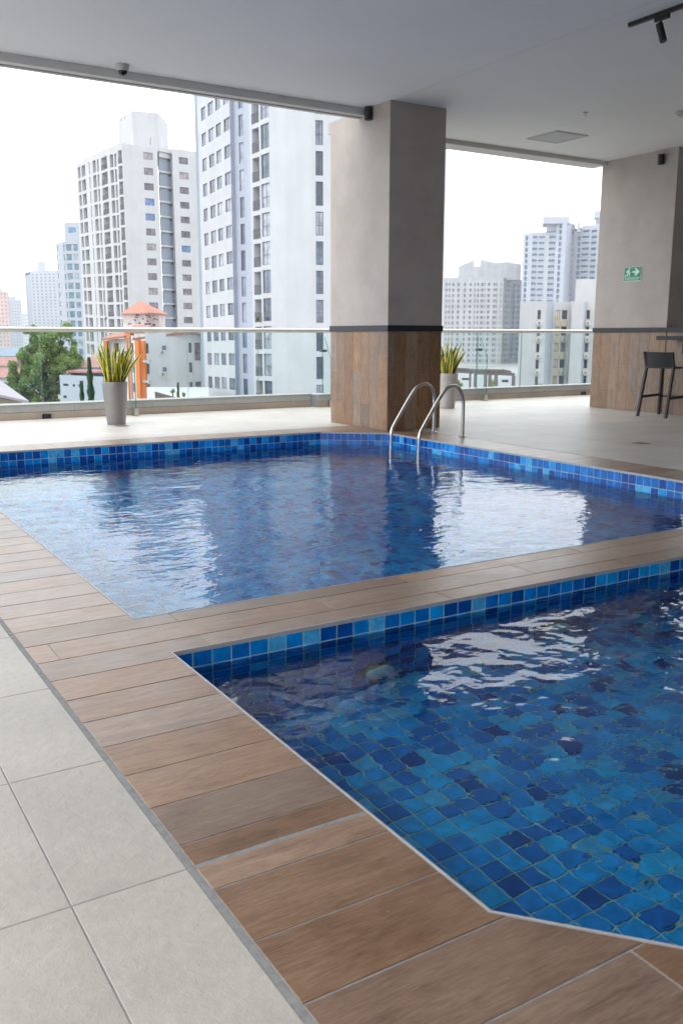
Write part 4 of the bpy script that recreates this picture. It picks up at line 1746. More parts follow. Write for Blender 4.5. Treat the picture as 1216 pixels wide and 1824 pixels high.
# ---- pale glazed tower behind it
C = {k: at(px, HY, d) for k, px, d in (('0', 109, 300), ('1', 121, 292), ('2', 158, 288))}
TC = Building('apartment_tower', 'pale glassy tower just left of the gridded balcony tower', 'building', C['1'], M['white_wall_cool'])
ZTC = ztop(112, 430, 292)
TC.facet(C['0'], C['1'], ZTC, [dict(px=(103.2, 106.6), py=(471, 480), style='slim', glass='win_teal')])
TC.facet(C['1'], C['2'], ZTC, [dict(px=(113.6, 117.4), py=(470, 482), style='white', glass='win_teal'),
                              dict(px=(119.8, 129.5), py=(469, 481.5), style='white', glass='win_teal'),
                              dict(px=(132.8, 141.0), py=(469, 481.5), style='white', glass='win_teal')])
TC.hull([C['0'], C['1'], C['2']], ZTC, 25)
tb = [at(116, 430, 291), at(144, 430, 289)]
TC.facet(tb[0], tb[1], ztop(120, 396, 290), [dict(px=(121.5, 135.5), py=(405, 415), style='white', glass='win_blue', rows=(0, 0))], z0=ZTC - 1)
TC.block([tb[0] + FH * 0.3, tb[1] + FH * 0.3, tb[1] + FH * 12, tb[0] + FH * 12], ZTC - 1, ztop(120, 396, 290) - 0.3)
TC.done()

# ---- far towers on the left
def far_tower(label, px0, px1, ytop, d, wall, glass, cols, pitch_y, extra=(), side=None, win=(0.5, 0.5), storey=2.9):
    a, b = at(px0, HY, d), at(px1, HY, d * 0.99)
    t = Building('apartment_tower', label, 'building', a, wall, joined=True)
    zt = ztop((px0 + px1) / 2, ytop, d)
    cl = []
    w = (px1 - px0) / cols
    hpx = storey * F / d * 1.04
    for i in range(cols):
        c0 = px0 + (i + 0.5 - win[0] / 2) * w
        cl.append(dict(px=(c0, c0 + w * win[0]), py=(HY - hpx * (0.5 + win[1] / 2), HY - hpx * (0.5 - win[1] / 2)), glass=glass, depth=0.25))
    pts = [a, b]
    if side:
        s0 = at(side[0], HY, d * side[1])
        if side[0] < px0:
            t.facet(s0, a, zt - 3, [dict(px=(side[0] + (px0 - side[0]) * 0.3, side[0] + (px0 - side[0]) * 0.75), py=(HY - hpx * 0.75, HY - hpx * 0.3), glass=glass)], m=1)
            pts = [s0, a, b]
        else:
            t.facet(b, s0, zt, [dict(px=(px1 + (side[0] - px1) * 0.25, px1 + (side[0] - px1) * 0.7), py=(HY - hpx * 0.75, HY - hpx * 0.3), glass=glass)], m=1)
            pts = [a, b, s0]
    t.facet(a, b, zt, cl)
    t.hull(pts, zt, 22)
    for x0, x1, y in extra:
        t.block(box_at(x0, x1, ytop + 2, d + 4, 9), zt - 3, ztop(x0, y, d + 4))
    t.done()
    return t


far_tower('distant slim white tower with rows of small windows left of the pale glassy tower', 61, 113, 482, 850, [M['white_wall_cool'], M['grey_wall']], 'win_grey', 7, 0, [(67, 83, 466)], (51, 1.03), (0.42, 0.5))
far_tower('distant pinkish tower at the left edge of the skyline', -22, 17, 520, 700, [M['pink_wall'], M['pink_wall']], 'win_grey', 6, 0, [(-20, 5, 514)], (21, 1.01), (0.4, 0.45))
far_tower('distant pale blue grey tower right of the pinkish tower', 23, 42, 534, 900, [M['white_wall_cool'], M['grey_wall']], 'win_grey', 4, 0, [(17.5, 29, 528)], (17, 1.02), (0.5, 0.45))
far_tower('low distant pale block in front of the skyline beside the tree', 40, 52, 558, 800, [M['white_wall'], M['white_wall']], 'win_grey', 3, 0, [], None, (0.4, 0.4))

# ---- weathered white block seen between the columns
t = Building('apartment_block', 'wide weathered white apartment block with slanted roof screens between the columns', 'building', at(790, HY, 500), [M['old_white'], M['grey_wall']], joined=True)
D = 498
g0, g1, g2, g3 = at(760, HY, D + 4), at(893, HY, D), at(906, HY, D + 14), at(926, HY, D + 22)
zt = ztop(850, 494, D)
hp = 9.85


def gc(x0, x1, f0=0.25, f1=0.78, **kw):
    return dict(px=(x0, x1), py=(HY - hp * f1, HY - hp * f0), glass='win_grey', depth=0.5, **kw)


cols = [gc(x, x + w) for x, w in ((766, 2), (772, 2.2), (778, 2.4), (784, 2.2), (792.2, 2.2), (797.2, 2.4), (803.4, 3.2), (812.5, 3.6), (824.0, 3.0), (833.5, 3.8), (842.6, 2.0), (847.4, 3.0), (853.8, 4.6), (860.4, 1.4), (865.6, 4.4), (876.2, 3.2), (880.6, 2.0), (888.6, 1.6))]
t.facet(g0, g1, zt, cols)
t.facet(g1, g2, zt, [gc(897, 900.5), gc(902.6, 904.6)])
t.facet(g2, g3, zt, [gc(910.5, 914, 0.15, 0.85), gc(917, 922.6, 0.3, 0.85)], m=1)
t.hull([g0, g1, g2, g3], zt, 25)
for x0, x1, ya, yb in ((815, 843, 474.5, 463), (843, 854, 474, 474), (854, 883, 461.5, 468.5), (883, 897, 467.5, 467), (897, 927, 465.5, 470.5)):
    a, b = at(x0, 494, D + 6), at(x1, 494, D + 6)
    o = t.o
    za, zb2 = ztop(x0, ya, D + 6) - GZ, ztop(x1, yb, D + 6) - GZ
    zz = zt - GZ - 1
    ra, rb = Vector((a.x, a.y, 0)).normalized(), Vector((b.x, b.y, 0)).normalized()
    pf = [(a - o).xy, (b - o).xy, (b + rb * 7 - o).xy, (a + ra * 7 - o).xy]
    n0 = len(t.wall.v)
    t.wall.v += [(p.x, p.y, zz) for p in pf] + [(pf[0].x, pf[0].y, za), (pf[1].x, pf[1].y, zb2), (pf[2].x, pf[2].y, zb2), (pf[3].x, pf[3].y, za)]
    for q in ((4, 5, 6, 7), (0, 1, 5, 4), (1, 2, 6, 5), (2, 3, 7, 6), (3, 0, 4, 7)):
        t.wall.f.append(tuple(n0 + i for i in q))
        t.wall.m.append(0)
t.done()

# ---- blue glazed tall tower pair
t = Building('apartment_tower', 'tall white tower with blue windows and flat topped penthouse between the columns', 'building', at(935, HY, 474), [M['white_wall_cool'], M['shaded_side']], joined=True)
D = 474
q = [at(925, HY, D + 12), at(941, HY, D + 8), at(966, HY, D + 5), at(999, HY, D - 2), at(1010, HY, D + 14), at(1015, HY, D + 15)]
zt = ztop(960, 411, D)
hp = 10.7


def hc(x0, x1, f0=0.2, f1=0.85, **kw):
    return dict(px=(x0, x1), py=(450 - hp * f1, 450 - hp * f0), glass='win_blue', depth=0.9, **kw)


t.facet(q[0], q[1], zt, [hc(934.6, 939.5, 0.1, 0.8)])
t.facet(q[1], q[2], zt, [hc(947.2, 956, style='rail'), hc(958.6, 968.4, 0.3, 0.8, style='rail')])
t.facet(q[2], q[3], zt + 5, [hc(976.6, 988, style='rail'), hc(993.6, 998.6, 0.1, 0.8)])
t.facet(q[3], q[4], zt + 5, [hc(1005.6, 1006.8, 0.4, 0.6)], m=1)  # side away from the light, shade painted in by the darker wall colour
t.facet(q[4], q[5], zt + 5, [hc(1015.6, 1019.0, 0.2, 0.7)], m=1)
t.hull(q[:3], zt, 25)
t.hull(q[2:], zt + 5, 25)
t.block(box_at(972.5, 1009, 400, D + 3, 14), zt, ztop(980, 397, D))
t.block(box_at(966, 1014, 392, D - 1, 18), ztop(980, 398.5, D), ztop(980, 386, D))
t.done()
t = Building('apartment_tower', 'right hand twin of the blue windowed tower, cut by the right column', 'building', at(1020, HY, 480), [M['white_wall_cool'], M['shaded_side']], joined=True)
D = 480
q = [at(1013, HY, D + 8), at(1026, HY, D + 4), at(1056, HY, D - 4), at(1090, HY, D + 4)]
zt = ztop(1040, 401, D)
t.facet(q[0], q[1], zt - 2, [hc(1026.8, 1032.2, 0.1, 0.8)])
t.facet(q[1], q[2], zt, [hc(1034.4, 1047.5, 0.3, 0.85, style='rail'), hc(1050.8, 1061.0, style='rail')])
t.facet(q[2], q[3], zt, [hc(1066, 1071)])
t.hull(q, zt, 25)
t.block(box_at(1027.5, 1033, 400, D + 3, 5), zt - 3, ztop(1030, 395, D))
t.block(box_at(1060, 1085, 394, D + 3, 8), zt - 1, ztop(1062, 387, D))
t.block(box_at(1057.4, 1090, 384, D + 1, 11), ztop(1062, 387.4, D), ztop(1062, 375, D))
t.done()

# ---- white mid rise with cream window bays
t = Building('apartment_block', 'low white block with cream window bays and air conditioners beside the right column', 'building', at(930, HY, 165), [M['white_wall_warm'], M['white_wall_cool'], M['cream']])
D = 162
zt = ztop(950, 536, D)
q = [at(924, HY, D + 2), at(970.5, HY, D), at(984, HY, D + 4), at(1013, HY, D + 4), at(1016, HY, D + 1), at(1036, HY, D), at(1041, HY, D + 3), at(1064, HY, D + 2), at(1120, HY, D + 2)]
t.facet(q[0], q[1], zt, [dict(px=(956.4, 962.4), py=(552.5, 568.5), style='two', glass='win_dark', depth=0.4)])
t.facet(q[1], q[2], zt, m=1)
t.facet(q[2], q[3], zt, [dict(px=(988.6, 996.4), py=(552.5, 568.5), style='two', glass='win_creamy', depth=0.2),
                        dict(px=(1000.0, 1009.4), py=(552.5, 568.5), style='two', glass='win_dark', depth=0.3)], m=0)
t.facet(q[3], q[4], zt, m=0)
t.facet(q[4], q[5], zt, m=0)
t.facet(q[5], q[6], zt, m=1)
t.facet(q[6], q[7], zt + 0.05, [dict(px=(1042, 1049.6), py=(552.5, 568.5), style='slim', glass='win_dark', depth=0.9)], m=0)
t.facet(q[7], q[8], zt, m=0)
t.hull(q, zt, 20)
bx = box_at(1023.5, 1075, 530, D + 5, 12)
t.block(bx, zt - 1, ztop(1040, 497, D + 5))


# cream spandrels and air conditioners
acu_mesh = None
o = t.o
ac_w = flat('air_conditioner_casing', (0.5, 0.5, 0.5, 1), 0.6)


def ac_mesh():
    m_ = MB()
    m_.box(-0.42, 0.42, -0.34, -0.005, 0, 0.62)
    me = None
    return m_


acm = ac_mesh().mesh('air_conditioner', ac_w)
fan = MB()
fan.lathe([(0.24, -0.36), (0.24, -0.342)], (0, 0, 0.31), 18, axis='y')
fanm = fan.mesh('fan_grille', flat('fan_grey', (0.16, 0.16, 0.17, 1), 0.6))
SY = 29.3
for k in range(5):
    yb = 568.9 + SY * k
    for x0, x1, dd, ac in ((955.8, 962.0, D + 0.6, True), (988.2, 996.0, D + 3.9, False), (999.6, 1009.0, D + 3.9, k % 2 == 1), (1041.6, 1049.4, D + 2.7, True)):
        sh = (x0 - 600) * -0.0035 * k
        a, b = at(x0 + sh, yb, dd), at(x1 + sh, yb, dd)
        zb2 = ztop(x0, yb + 12.4, dd)
        m_ = MB()
        du = (b - a)
        du.z = 0
        m_.obox(Vector((a.x, a.y, zb2)) - o - FH * 0.1, du, FH * 0.1, (0, 0, a.z - zb2))
        sp_ = m_.build('spandrel', M['cream'], t.root)
        if ac:
            c = (a + b) / 2
            u = link('air_conditioner', acm, t.root, Vector((c.x, c.y, zb2 + 0.25)) - o - FH * 0.15, -YAW)
            link('fan_grille', fanm, u)
t.done()

# ---- white house with orange pilasters
t = Building('apartment_house', 'white house with bright orange pilasters and red roof behind the silver planter', 'building', at(240, HY, 128), [M['white_wall_warm'], M['orange'], M['white_wall_cool']])
M['bright_white'] = render_wall('bright_white_facade', (0.655, 0.664, 0.672, 1))
t.mat = [M['bright_white'], M['orange'], M['white_wall_cool']]
D = 125
q = [at(182, HY, D + 6), at(222, HY, D + 4), at(237.5, HY, D + 2), at(258, HY, D + 1), at(345, HY, D + 7), at(362, HY, D + 8)]
zw = ztop(250, 604, D)
t.facet(q[0], q[1], zw, [dict(px=(203, 212), py=(611, 627), style='two', glass='win_dark', depth=0.3, storey=2.85)])
t.facet(q[1], q[2], zw + 0.5, [dict(px=(233.2, 238.0), py=(611, 628), style='slim', glass='win_dark', depth=0.3, storey=2.75)])
t.facet(q[2], q[3], zw, m=0)
t.facet(q[3], q[4], zw + 0.8, [dict(px=(259.6, 265.2), py=(611.6, 629.6), style='two', glass='win_teal', depth=0.2, storey=2.8), dict(px=(336.0, 342.4), py=(610.6, 628.4), style='two', glass='win_teal', depth=0.2, storey=2.8)])
t.facet(q[4], q[5], zw + 0.8, [dict(px=(345.6, 357.6), py=(610.4, 642), style='cross', glass='win_b', depth=0.2, storey=5.6)])
t.hull(q[:4], zw, 16)
t.hull(q[3:], zw + 0.8, 16)


def pil(px0, px1, py0, d, deep, name='pilaster', mat='orange', ybot=720):
    a, b = at(px0, py0, d), at(px1, py0, d)
    m_ = MB()
    w = (b - a)
    w.z = 0
    zb2 = ztop(px0, ybot, d)
    m_.obox(Vector((a.x, a.y, zb2)) - t.o, w, FH * deep, (0, 0, a.z - zb2))
    return m_.build(name, M[mat], t.root)


pil(239.8, 247.0, 607, D - 0.5, 3.0)
pil(247.0, 257.0, 607, D + 0.1, 3.0)
pil(224.5, 231.4, 594, D + 2.4, 2.5)
pil(184.2, 190.6, 607, D + 4.6, 2.5)
pil(190.8, 205, 610, D + 5.6, 1.0)
for k in range(3):
    pil(254.5, 266.5, 642.0 + 36.0 * k - 0.0, D - 0.4, 1.0, 'ledge', 'white_wall_warm', 645.5 + 36.0 * k)
# roof slabs
def roof_quad(pts, th, mat, name='roof', root=None, o=None):
    m_ = MB()
    root = root or t.root
    o = o or t.o
    pts = [p - o for p in pts]
    n0 = 0
    m_.v = [tuple(p) for p in pts] + [tuple(p + Vector((0, 0, th))) for p in pts]
    k = len(pts)
    m_.f = [tuple(reversed(range(k))), tuple(range(k, 2 * k))] + [(i, (i + 1) % k, k + (i + 1) % k, k + i) for i in range(k)]
    m_.m = [0] * len(m_.f)
    return m_.build(name, M[mat], root)


a, b = at(236, 606.5, D + 0.6), at(368, 590.5, D + 7.2)
roof_quad([a, b, b + FH * 12 + Vector((0, 0, 0.2)), a + FH * 12 + Vector((0, 0, 0.2))], 0.32, 'red_roof')
a, b = at(182, 607, D + 3), at(222, 602, D + 3)
roof_quad([a, b, b + FH * 6 + Vector((0, 0, 0.7)), a + FH * 6 + Vector((0, 0, 0.7))], 0.3, 'orange_roof')
a, b = at(222, 594, D + 3), at(256, 594.5, D + 3)
roof_quad([a, b, b + FH * 6 + Vector((0, 0, 1.0)), a + FH * 6 + Vector((0, 0, 1.0))], 0.25, 'red_roof')
# air conditioning niches on the gable wall
for px, py in ((290.5, 632.0), (291.5, 670.5)):
    c = at(px, py, D + 2.2)
    u = link('air_conditioner', acm, t.root, c - t.o, -YAW)
    link('fan_grille', fanm, u)
    fr, gl = window_mesh(0.85, 0.6, 'two', 'win_blue')
    w = link('window', fr, t.root, at(px, py - 8.6, D + 3.0) - t.o, -YAW)
    link('pane', gl, w)
t.done()

# ---- roof water tank house with hipped roof
t2 = Building('tank_house', 'pinkish peeling tank house with an orange hipped roof above the white house', 'building', at(250, HY, 140), render_wall('peeling_pink_render', (0.50, 0.43, 0.40, 1), 0.2, 0.9))
a, b, c = at(219, 570, 141), at(262, 570, 138), at(283.5, 570, 141)
pts = [a, b, c, c + FH * 5, a + FH * 5]
t2.block(pts, GZ + 2, ztop(250, 557.5, 139))
ap = at(249, 535.5, 142)
ez = ztop(250, 557.5, 139)
mb = MB()
ea, eb, ec = at(215.5, 557.5, 140.5), at(263, 558.5, 136.8), at(286.8, 557.5, 140.5)
ring = [ea, eb, ec, ec + FH * 6, ea + FH * 6]
ring = [Vector((p.x, p.y, ez)) - t2.o for p in ring]
apx = ap - t2.o
mb.v = [tuple(p) for p in ring] + [tuple(p - Vector((0, 0, 0.15))) for p in ring] + [tuple(apx)]
mb.f = [(i, (i + 1) % 5, 10) for i in range(5)] + [(i, 5 + i, 5 + (i + 1) % 5, (i + 1) % 5) for i in range(5)] + [(9, 8, 7, 6, 5)]
mb.m = [0] * len(mb.f)
mb.build('roof', M['orange_roof'], t2.root)
marks = MB()
r = random.Random(3)
for k in range(26):
    px, py = r.uniform(228, 280), r.uniform(562, 581)
    p = at(px, py, 137.2 + abs(px - 262) * 0.068) - t2.o
    w, h = r.uniform(0.15, 0.5), r.uniform(0.05, 0.3)
    marks.obox(p - FH * 0.35, AR * w, FH * 0.02, (0, 0, h))
marks.build('graffiti', M['frame_dark'], t2.root)
t2.done()

# ---- low white building with slot windows, terrace in front of the white house
t3 = Building('low_building', 'low white building with slot windows and brown roof by the thin cypress', 'building', at(140, HY, 72), [M['white_wall_cool'], M['win_dark']])
D3 = 70
a, b = at(107.6, 690, D3), at(184, 690, D3 - 3)
t3.facet(a, b, ztop(108, 667.5, D3), [dict(px=(112.6, 122.4), py=(683.4, 687.6), style='slim', glass='win_dark', rows=(0, 0)),
                                     dict(px=(130, 134.2), py=(684.4, 689), style='slim', glass='win_dark', rows=(0, 0)),
                                     dict(px=(139.6, 146), py=(685, 689.4), style='slim', glass='win_dark', rows=(0, 0))])
t3.hull([a, b], ztop(108, 667.5, D3), 12)
for x0, y0, x1, y1 in ((113.6, 704.6, 123.6, 708.6), (132, 707, 136, 712)):
    m_ = MB()
    p0_, p1_ = at(x0, y1, D3 - 0.35), at(x1, y1, D3 - 0.5)
    m_.obox(p0_ - t3.o, p1_ - p0_, FH * 0.12, (0, 0, (y1 - y0) / F * D3))
    m_.build('window', M['win_dark'], t3.root)
m_ = MB()
a, b = at(126, 668, D3 + 4), at(186, 668, D3 + 2)
m_.obox(Vector((a.x, a.y, ztop(126, 671, D3 + 4))) - t3.o, (b - a), FH * 5, (0, 0, 0.75))
m_.build('clerestory', M['win_dark'], t3.root)
a, b = at(117.5, 664, D3 + 3), at(188, 664.5, D3 + 1)
roof_quad([a, b, b + FH * 8 + Vector((0, 0, 1.0)), a + FH * 8 + Vector((0, 0, 1.0))], 0.14, 'red_roof', root=t3.root, o=t3.o)
t3.done()

tr = thing('terrace', 'pale roof terrace with a low brown sloping fence below the orange pilasters', 'terrace', (at(300, HY, 85).x, at(300, HY, 85).y, GZ))
o = tr.location.copy()
zt = ztop(320, 706, 95)
m_ = MB()
pp = [at(262, 712, 60), at(372, 712, 60), at(372, 700, 112), at(262, 700, 112)]
m_.prism([((p - o).x, (p - o).y) for p in pp], 0, zt - GZ)
m_.build('deck', M['white_wall_warm'], tr)
m_ = MB()
a, b = at(276, 697.6, 80), at(316, 708.5, 72)
m_.v = [tuple(v) for v in (a - o, b - o, Vector((b.x, b.y, zt - 1.5)) - o, Vector((a.x, a.y, zt - 1.5)) - o)]
m_.v += [tuple(Vector(v) + FH * 0.15) for v in m_.v[:4]]
m_.f = [(3, 2, 1, 0), (4, 5, 6, 7), (0, 1, 5, 4), (1, 2, 6, 5), (2, 3, 7, 6), (3, 0, 4, 7)]
m_.m = [0] * 6
m_.build('fence', flat('brown_red_fence', (0.16, 0.08, 0.08, 1), 0.8), tr)


# ---- houses low on the left
def gable_house(label, pxl, pxr, yeave, yridge, d, roof, wall):
    a = at((pxl + pxr) / 2, HY, d)
    t = thing('house', label, 'house', (a.x, a.y, GZ))
    o = Vector((a.x, a.y, GZ))
    p0_, p1_ = at(pxl, yeave, d), at(pxr, yeave, d)
    w = p1_ - p0_
    w.z = 0
    ze = p0_.z - GZ
    zr = ztop(pxl, yridge, d + 4) - GZ
    m_ = MB()
    q0 = Vector((p0_.x, p0_.y, GZ)) - o
    m_.obox(q0, w, FH * 8, (0, 0, ze))
    m_.build('wall', M[wall], t)
    m_ = MB()
    e = w.normalized()
    q = [q0 - e * 0.4 - FH * 0.5, q0 + w + e * 0.4 - FH * 0.5, q0 + w + e * 0.4 + FH * 8.5, q0 - e * 0.4 + FH * 8.5, q0 - e * 0.4 + FH * 4, q0 + w + e * 0.4 + FH * 4]
    zz = [ze, ze, ze, ze, zr, zr]
    m_.v = [(p.x, p.y, z + 0.005) for p, z in zip(q, zz)]
    m_.f = [(0, 1, 5, 4), (2, 3, 4, 5), (0, 4, 3), (1, 2, 5), (3, 2, 1, 0)]
    m_.m = [0] * 5
    m_.build('roof', M[roof], t)
    m_ = MB()
    for k in range(3):
        f = 0.2 + 0.28 * k
        m_2 = MB()
        m_2.obox(q0 + w * f - FH * 0.04 + Vector((0, 0, ze - 2.2)), e * min(1.1, w.length * 0.15), FH * 0.035, (0, 0, 1.2))
        m_2.build('window', M['win_dark'], t)
    return t


gable_house('distant long house with a blue grey roof left of the tree', -40, 27, 634, 619, 260, 'grey_roof', 'white_wall')
gable_house('pink walled house with a red roof left of the tree', -46, 22, 651, 636, 180, 'red_roof', 'pink_wall')
gable_house('low house with faded red roof just above the mauve roof', -60, 26, 672, 656, 120, 'red_roof', 'white_wall_warm')

t = thing('shed', 'building with a sloping mauve metal roof low in the left corner', 'shed', (at(0, HY, 46).x, at(0, HY, 46).y, GZ))
o = t.location.copy()
a, b, c = at(52, 712.5, 44), at(-60, 676 - 34, 50), at(-60, 700 - 10, 40)
m_ = MB()
ridge0, ridge1 = at(-60, 640, 52), at(2, 678, 50)
e0, e1 = at(-60, 690, 41), at(52, 714, 43)
m_.v = [tuple(v - o) for v in (e0, e1, ridge1, ridge0)] + [tuple(v - o - Vector((0, 0, 0.12))) for v in (e0, e1, ridge1, ridge0)]
m_.f = [(0, 1, 2, 3), (7, 6, 5, 4), (0, 4, 5, 1), (1, 5, 6, 2), (2, 6, 7, 3), (3, 7, 4, 0)]
m_.m = [0] * 6
m_.build('roof', M['mauve_roof'], t)
m_ = MB()
w0, w1 = at(-60, 698, 42.2), at(40, 716, 43.6)
m_.v = [tuple(v - o) for v in (Vector((w0.x, w0.y, GZ)), Vector((w1.x, w1.y, GZ)), w1 + Vector((0, 0, 0.0)), w0)]
m_.v += [tuple(Vector(v) + FH * 0.3) for v in m_.v[:4]]
m_.f = [(0, 1, 2, 3), (7, 6, 5, 4), (0, 4, 5, 1), (1, 5, 6, 2), (2, 6, 7, 3), (3, 7, 4, 0)]
m_.m = [0] * 6
m_.build('wall', M['cream'], t)

# ---- pergolas and low roofs seen through the right balustrade
def pergola(label, x0, x1, yt, d, posts):
    a, b = at(x0, yt, d), at(x1, yt + 2.5, d - 4)
    t = thing('pergola', label, 'pergola', (a.x, a.y, GZ), 0, 'dark pergolas beyond the right balustrade')
    o = t.location.copy()
    w = b - a
    for k in range(2):
        m_ = MB()
        m_.obox(a - o + FH * (2.4 * k), w, FH * 0.16, (0, 0, 0.16))
        m_.build('beam', M['pergola'], t)
    n = int(w.length / 0.45)
    for k in range(n):
        m_ = MB()
        m_.obox(a - o + w * (k / n) - FH * 0.2 + Vector((0, 0, 0.162)), w.normalized() * 0.06, FH * 2.9, (0, 0, 0.12))
        m_.build('slat', M['pergola'], t)
    for p in posts:
        f = (p - x0) / (x1 - x0)
        m_ = MB()
        c = a + w * f
        m_.obox(Vector((c.x, c.y, GZ)) - o, w.normalized() * 0.32, FH * 0.16, (0, 0, c.z - GZ - 0.001))
        m_.build('post', M['pergola'], t)


pergola('dark timber pergola behind the pale planter', 803, 842, 663.5, 62, (812, 836))
pergola('longer dark timber pergola right of the glass fin', 843.5, 916, 667, 56, (844, 863, 871, 882, 912))
t = Building('low_building', 'low white wall building behind the dark pergolas', 'building', at(840, HY, 90), [M['white_wall'], M['win_dark']])
a, b = at(770, 690, 85), at(921, 690, 82)
t.facet(a, b, ztop(850, 672, 84), [dict(px=(893, 905), py=(676.5, 681), style='slim', glass='win_dark', rows=(0, 0)), dict(px=(822, 836), py=(673.4, 677), style='slim', glass='win_dark', rows=(0, 0))])
t.hull([a, b], ztop(850, 672, 84), 10)
t.done()


# ------------------------------------------------------------------ trees
def foliage(mb, clumps, n, size, r, flat_=1.0):
    for _ in range(n):
        c, rad = clumps[r.randrange(len(clumps))]
        v = Vector((r.gauss(0, 1), r.gauss(0, 1), r.gauss(0, 1))).normalized() * (rad * (r.random() ** 0.45))
        p = c + v
        s = size * r.uniform(0.6, 1.3)
        a = Vector((r.gauss(0, 1), r.gauss(0, 1), r.gauss(0, 0.6))).normalized()
        b = a.orthogonal().normalized()
        q = Matrix.Rotation(r.uniform(0, 6.28), 3, a) @ b
        n0 = len(mb.v)
        mb.v += [tuple(p - a * s), tuple(p + q * s * 0.5), tuple(p + a * s), tuple(p - q * s * 0.5)]
        mb.f.append((n0, n0 + 1, n0 + 2, n0 + 3))
        mb.m.append(0)


def tree(label, outline_px, d, depth_r, seed, n, leaf, clump_r, mat, mat2, trunk_px, cat='tree', group=None):
    """outline_px: list of (px, py, radius px) blobs that make up the crown"""
    r = random.Random(seed)
    base = at(trunk_px, 700, d)
    t = thing('tree', label, cat, (base.x, base.y, GZ), 0, group)
    o = Vector((base.x, base.y, GZ))
    cl = []
    tips = []
    for px, py, rp in outline_px:
        c = at(px, py, d)
        R = rp / F * d
        tips.append(c)
        for k in range(max(9, int(R * R * 11))):
            v = Vector((r.gauss(0, 1), r.gauss(0, 1), r.gauss(0, 1))).normalized() * (R * r.random() ** 0.4)
            cl.append((c + v - o + FH * r.uniform(-depth_r, depth_r) * 0.5, clump_r * r.uniform(0.5, 1.3)))
    r.shuffle(cl)
    h = len(cl) // 2
    mb = MB()
    foliage(mb, cl[:h], n // 2, leaf, r)
    mb.build('crown', mat, t, kind='stuff')
    mb = MB()
    foliage(mb, cl[h:], n // 2, leaf, r)
    mb.build('crown', mat2, t, kind='stuff')
    tm = MB()
    top = tips[0] - o
    z0 = 0
    zm = min(p.z for p in tips) - GZ - 0.5
    tm.tube([(0, 0, 0), (0.1, 0, zm * 0.5), (0, 0, zm)], [0.26, 0.2, 0.14], 9)
    for p in tips:
        e = p - o
        m1 = Vector((e.x * 0.3, e.y * 0.3, zm + (e.z - zm) * 0.45))
        tm.tube([(0, 0, zm - 0.3), m1, e], [0.10, 0.06, 0.02], 6)
    tm.build('trunk', M['bark'], t, True)
    return t


tree('large leafy green tree growing left of the low white building',
     [(75, 640, 38), (50, 672, 34), (88, 668, 28), (84, 606, 27), (60, 616, 20), (108, 622, 24), (130, 634, 16), (38, 690, 26), (28, 672, 12), (64, 702, 40),
      (66, 590, 12), (112, 594, 12), (138, 652, 9), (24, 700, 14), (95, 690, 22), (120, 648, 12), (92, 640, 30), (60, 655, 26)], 75, 3.0, 2, 60000, 0.105, 0.40, M['leaf'], M['leaf_bright'], 85)


def cypress(label, px, ytop, ybot, wpx, d, seed, n):
    r = random.Random(seed)
    base = at(px, ybot, d)
    top = at(px - (4 if wpx > 10 else 1), ytop, d)
    t = thing('cypress', label, 'tree', (base.x, base.y, GZ), 0, 'thin cypresses by the low white building')
    o = Vector((base.x, base.y, GZ))
    mb = MB()
    W = wpx / F * d / 2
    for _ in range(n):
        u = r.random() ** 1.3
        z = base.z - 2 + (top.z - base.z + 2) * u
        rad = W * (1 - u) ** 0.75 * r.random() ** 0.4 * (0.85 + 0.3 * math.sin(u * 30 + seed))
        a = r.uniform(0, 6.28)
        c = Vector((base.x + (top.x - base.x) * u, base.y + (top.y - base.y) * u, z)) + Vector((math.cos(a), math.sin(a), 0)) * rad - o
        s = r.uniform(0.05, 0.11)
        up = Vector((math.cos(a) * 0.5, math.sin(a) * 0.5, 1)).normalized()
        sd = up.cross(Vector((math.cos(a + 1), math.sin(a + 1), 0))).normalized()
        n0 = len(mb.v)
        mb.v += [tuple(c), tuple(c + sd * s * 0.5 + up * s), tuple(c + up * s * 2.2), tuple(c - sd * s * 0.5 + up * s)]
        mb.f.append((n0, n0 + 1, n0 + 2, n0 + 3))
        mb.m.append(0)
    mb.build('crown', M['leaf_dark'], t, kind='stuff')
    tm = MB()
    tm.tube([(0, 0, 0), (0, 0, base.z - GZ + 1)], [0.12, 0.07], 7)
    tm.build('trunk', M['bark'], t)


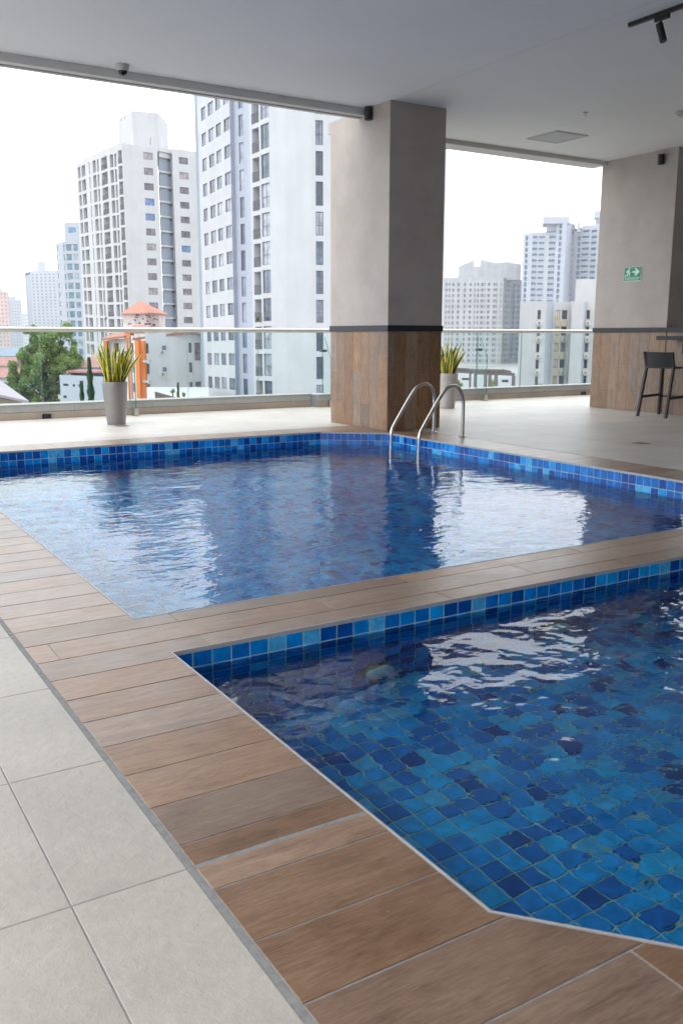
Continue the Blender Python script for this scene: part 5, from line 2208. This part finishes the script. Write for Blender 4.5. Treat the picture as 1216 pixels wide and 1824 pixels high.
cypress('tall thin cypress in front of the low white building', 163, 641, 716, 17, 60, 4, 5000)
cypress('short cypress left of the tall thin cypress', 146.5, 682, 718, 10, 58, 5, 2200)
cypress('tiny dark cypress standing on the pale terrace', 318, 684, 706, 4.5, 75, 6, 700)
for px, py, rp, lab in ((308, 697, 4.5, 'small yellow green shrub on the pale terrace beside the tiny cypress'),
                        (328, 702, 3.5, 'small round shrub on the pale terrace right of the tiny cypress'),
                        (962, 692, 10, 'palm like bush in front of the low white block'),
                        (816, 684, 8, 'green bush under the pergola behind the pale planter'),
                        (877, 684, 9, 'green bush between the posts of the longer pergola')):
    r = random.Random(int(px))
    d = 74 if px < 500 else 60
    c = at(px, py, d)
    t = thing('shrub', lab, 'shrub', (c.x, c.y, c.z - 1.2))
    mb = MB()
    R = rp / F * d
    foliage(mb, [(Vector((r.uniform(-R, R) * 0.6, r.uniform(-R, R) * 0.6, 1.2 + r.uniform(-R, R) * 0.6)), R * 0.5) for _ in range(9)], 700, 0.05, r)
    mb.build('foliage', M['leaf_bright'], t, kind='stuff')
    mb = MB()
    mb.tube([(0, 0, -3), (0, 0, 1.1)], 0.05, 6)
    mb.build('stem', M['bark'], t)


for px, py, rp, d, lab in ((189, 300, 4.5, 191.5, 'potted greenery spilling from the top balcony of the gridded tower'),
                           (193, 383, 2.5, 191.5, 'small balcony plant halfway up the gridded balcony tower'),
                           (189, 568, 2.5, 191.5, 'small balcony plant low on the gridded balcony tower'),
                           (460, 568, 3.0, 99.0, 'leafy plant hanging over a balcony rail of the nearest white tower')):
    r = random.Random(int(px + py))
    c = at(px, py, d)
    t = thing('balcony_plant', lab, 'plant', c)
    mb = MB()
    R = rp / F * d
    foliage(mb, [(Vector((r.uniform(-R, R) * 0.6, r.uniform(-R, R) * 0.4, r.uniform(-R, R) * 0.8)), R * 0.5) for _ in range(8)], 260, 0.12, r)
    mb.build('foliage', M['leaf'], t, kind='stuff')

# ------------------------------------------------------------------ haze over the city
mb = MB()
mb.box(-3600, 3600, -3600, 3600, GZ - 1.0, 70.0)
hz = bpy.data.materials.new('haze_air')
hz.use_nodes = True
hn = hz.node_tree.nodes
hn.clear()
ho = hn.new('ShaderNodeOutputMaterial')
hv_ = hn.new('ShaderNodeVolumePrincipled')
hv_.inputs['Color'].default_value = (0.93, 0.95, 0.98, 1)
hv_.inputs['Density'].default_value = 0.00035
hv_.inputs['Anisotropy'].default_value = 0.2
hz.node_tree.links.new(hv_.outputs[0], ho.inputs['Volume'])
mb.build('haze', hz, kind='stuff')
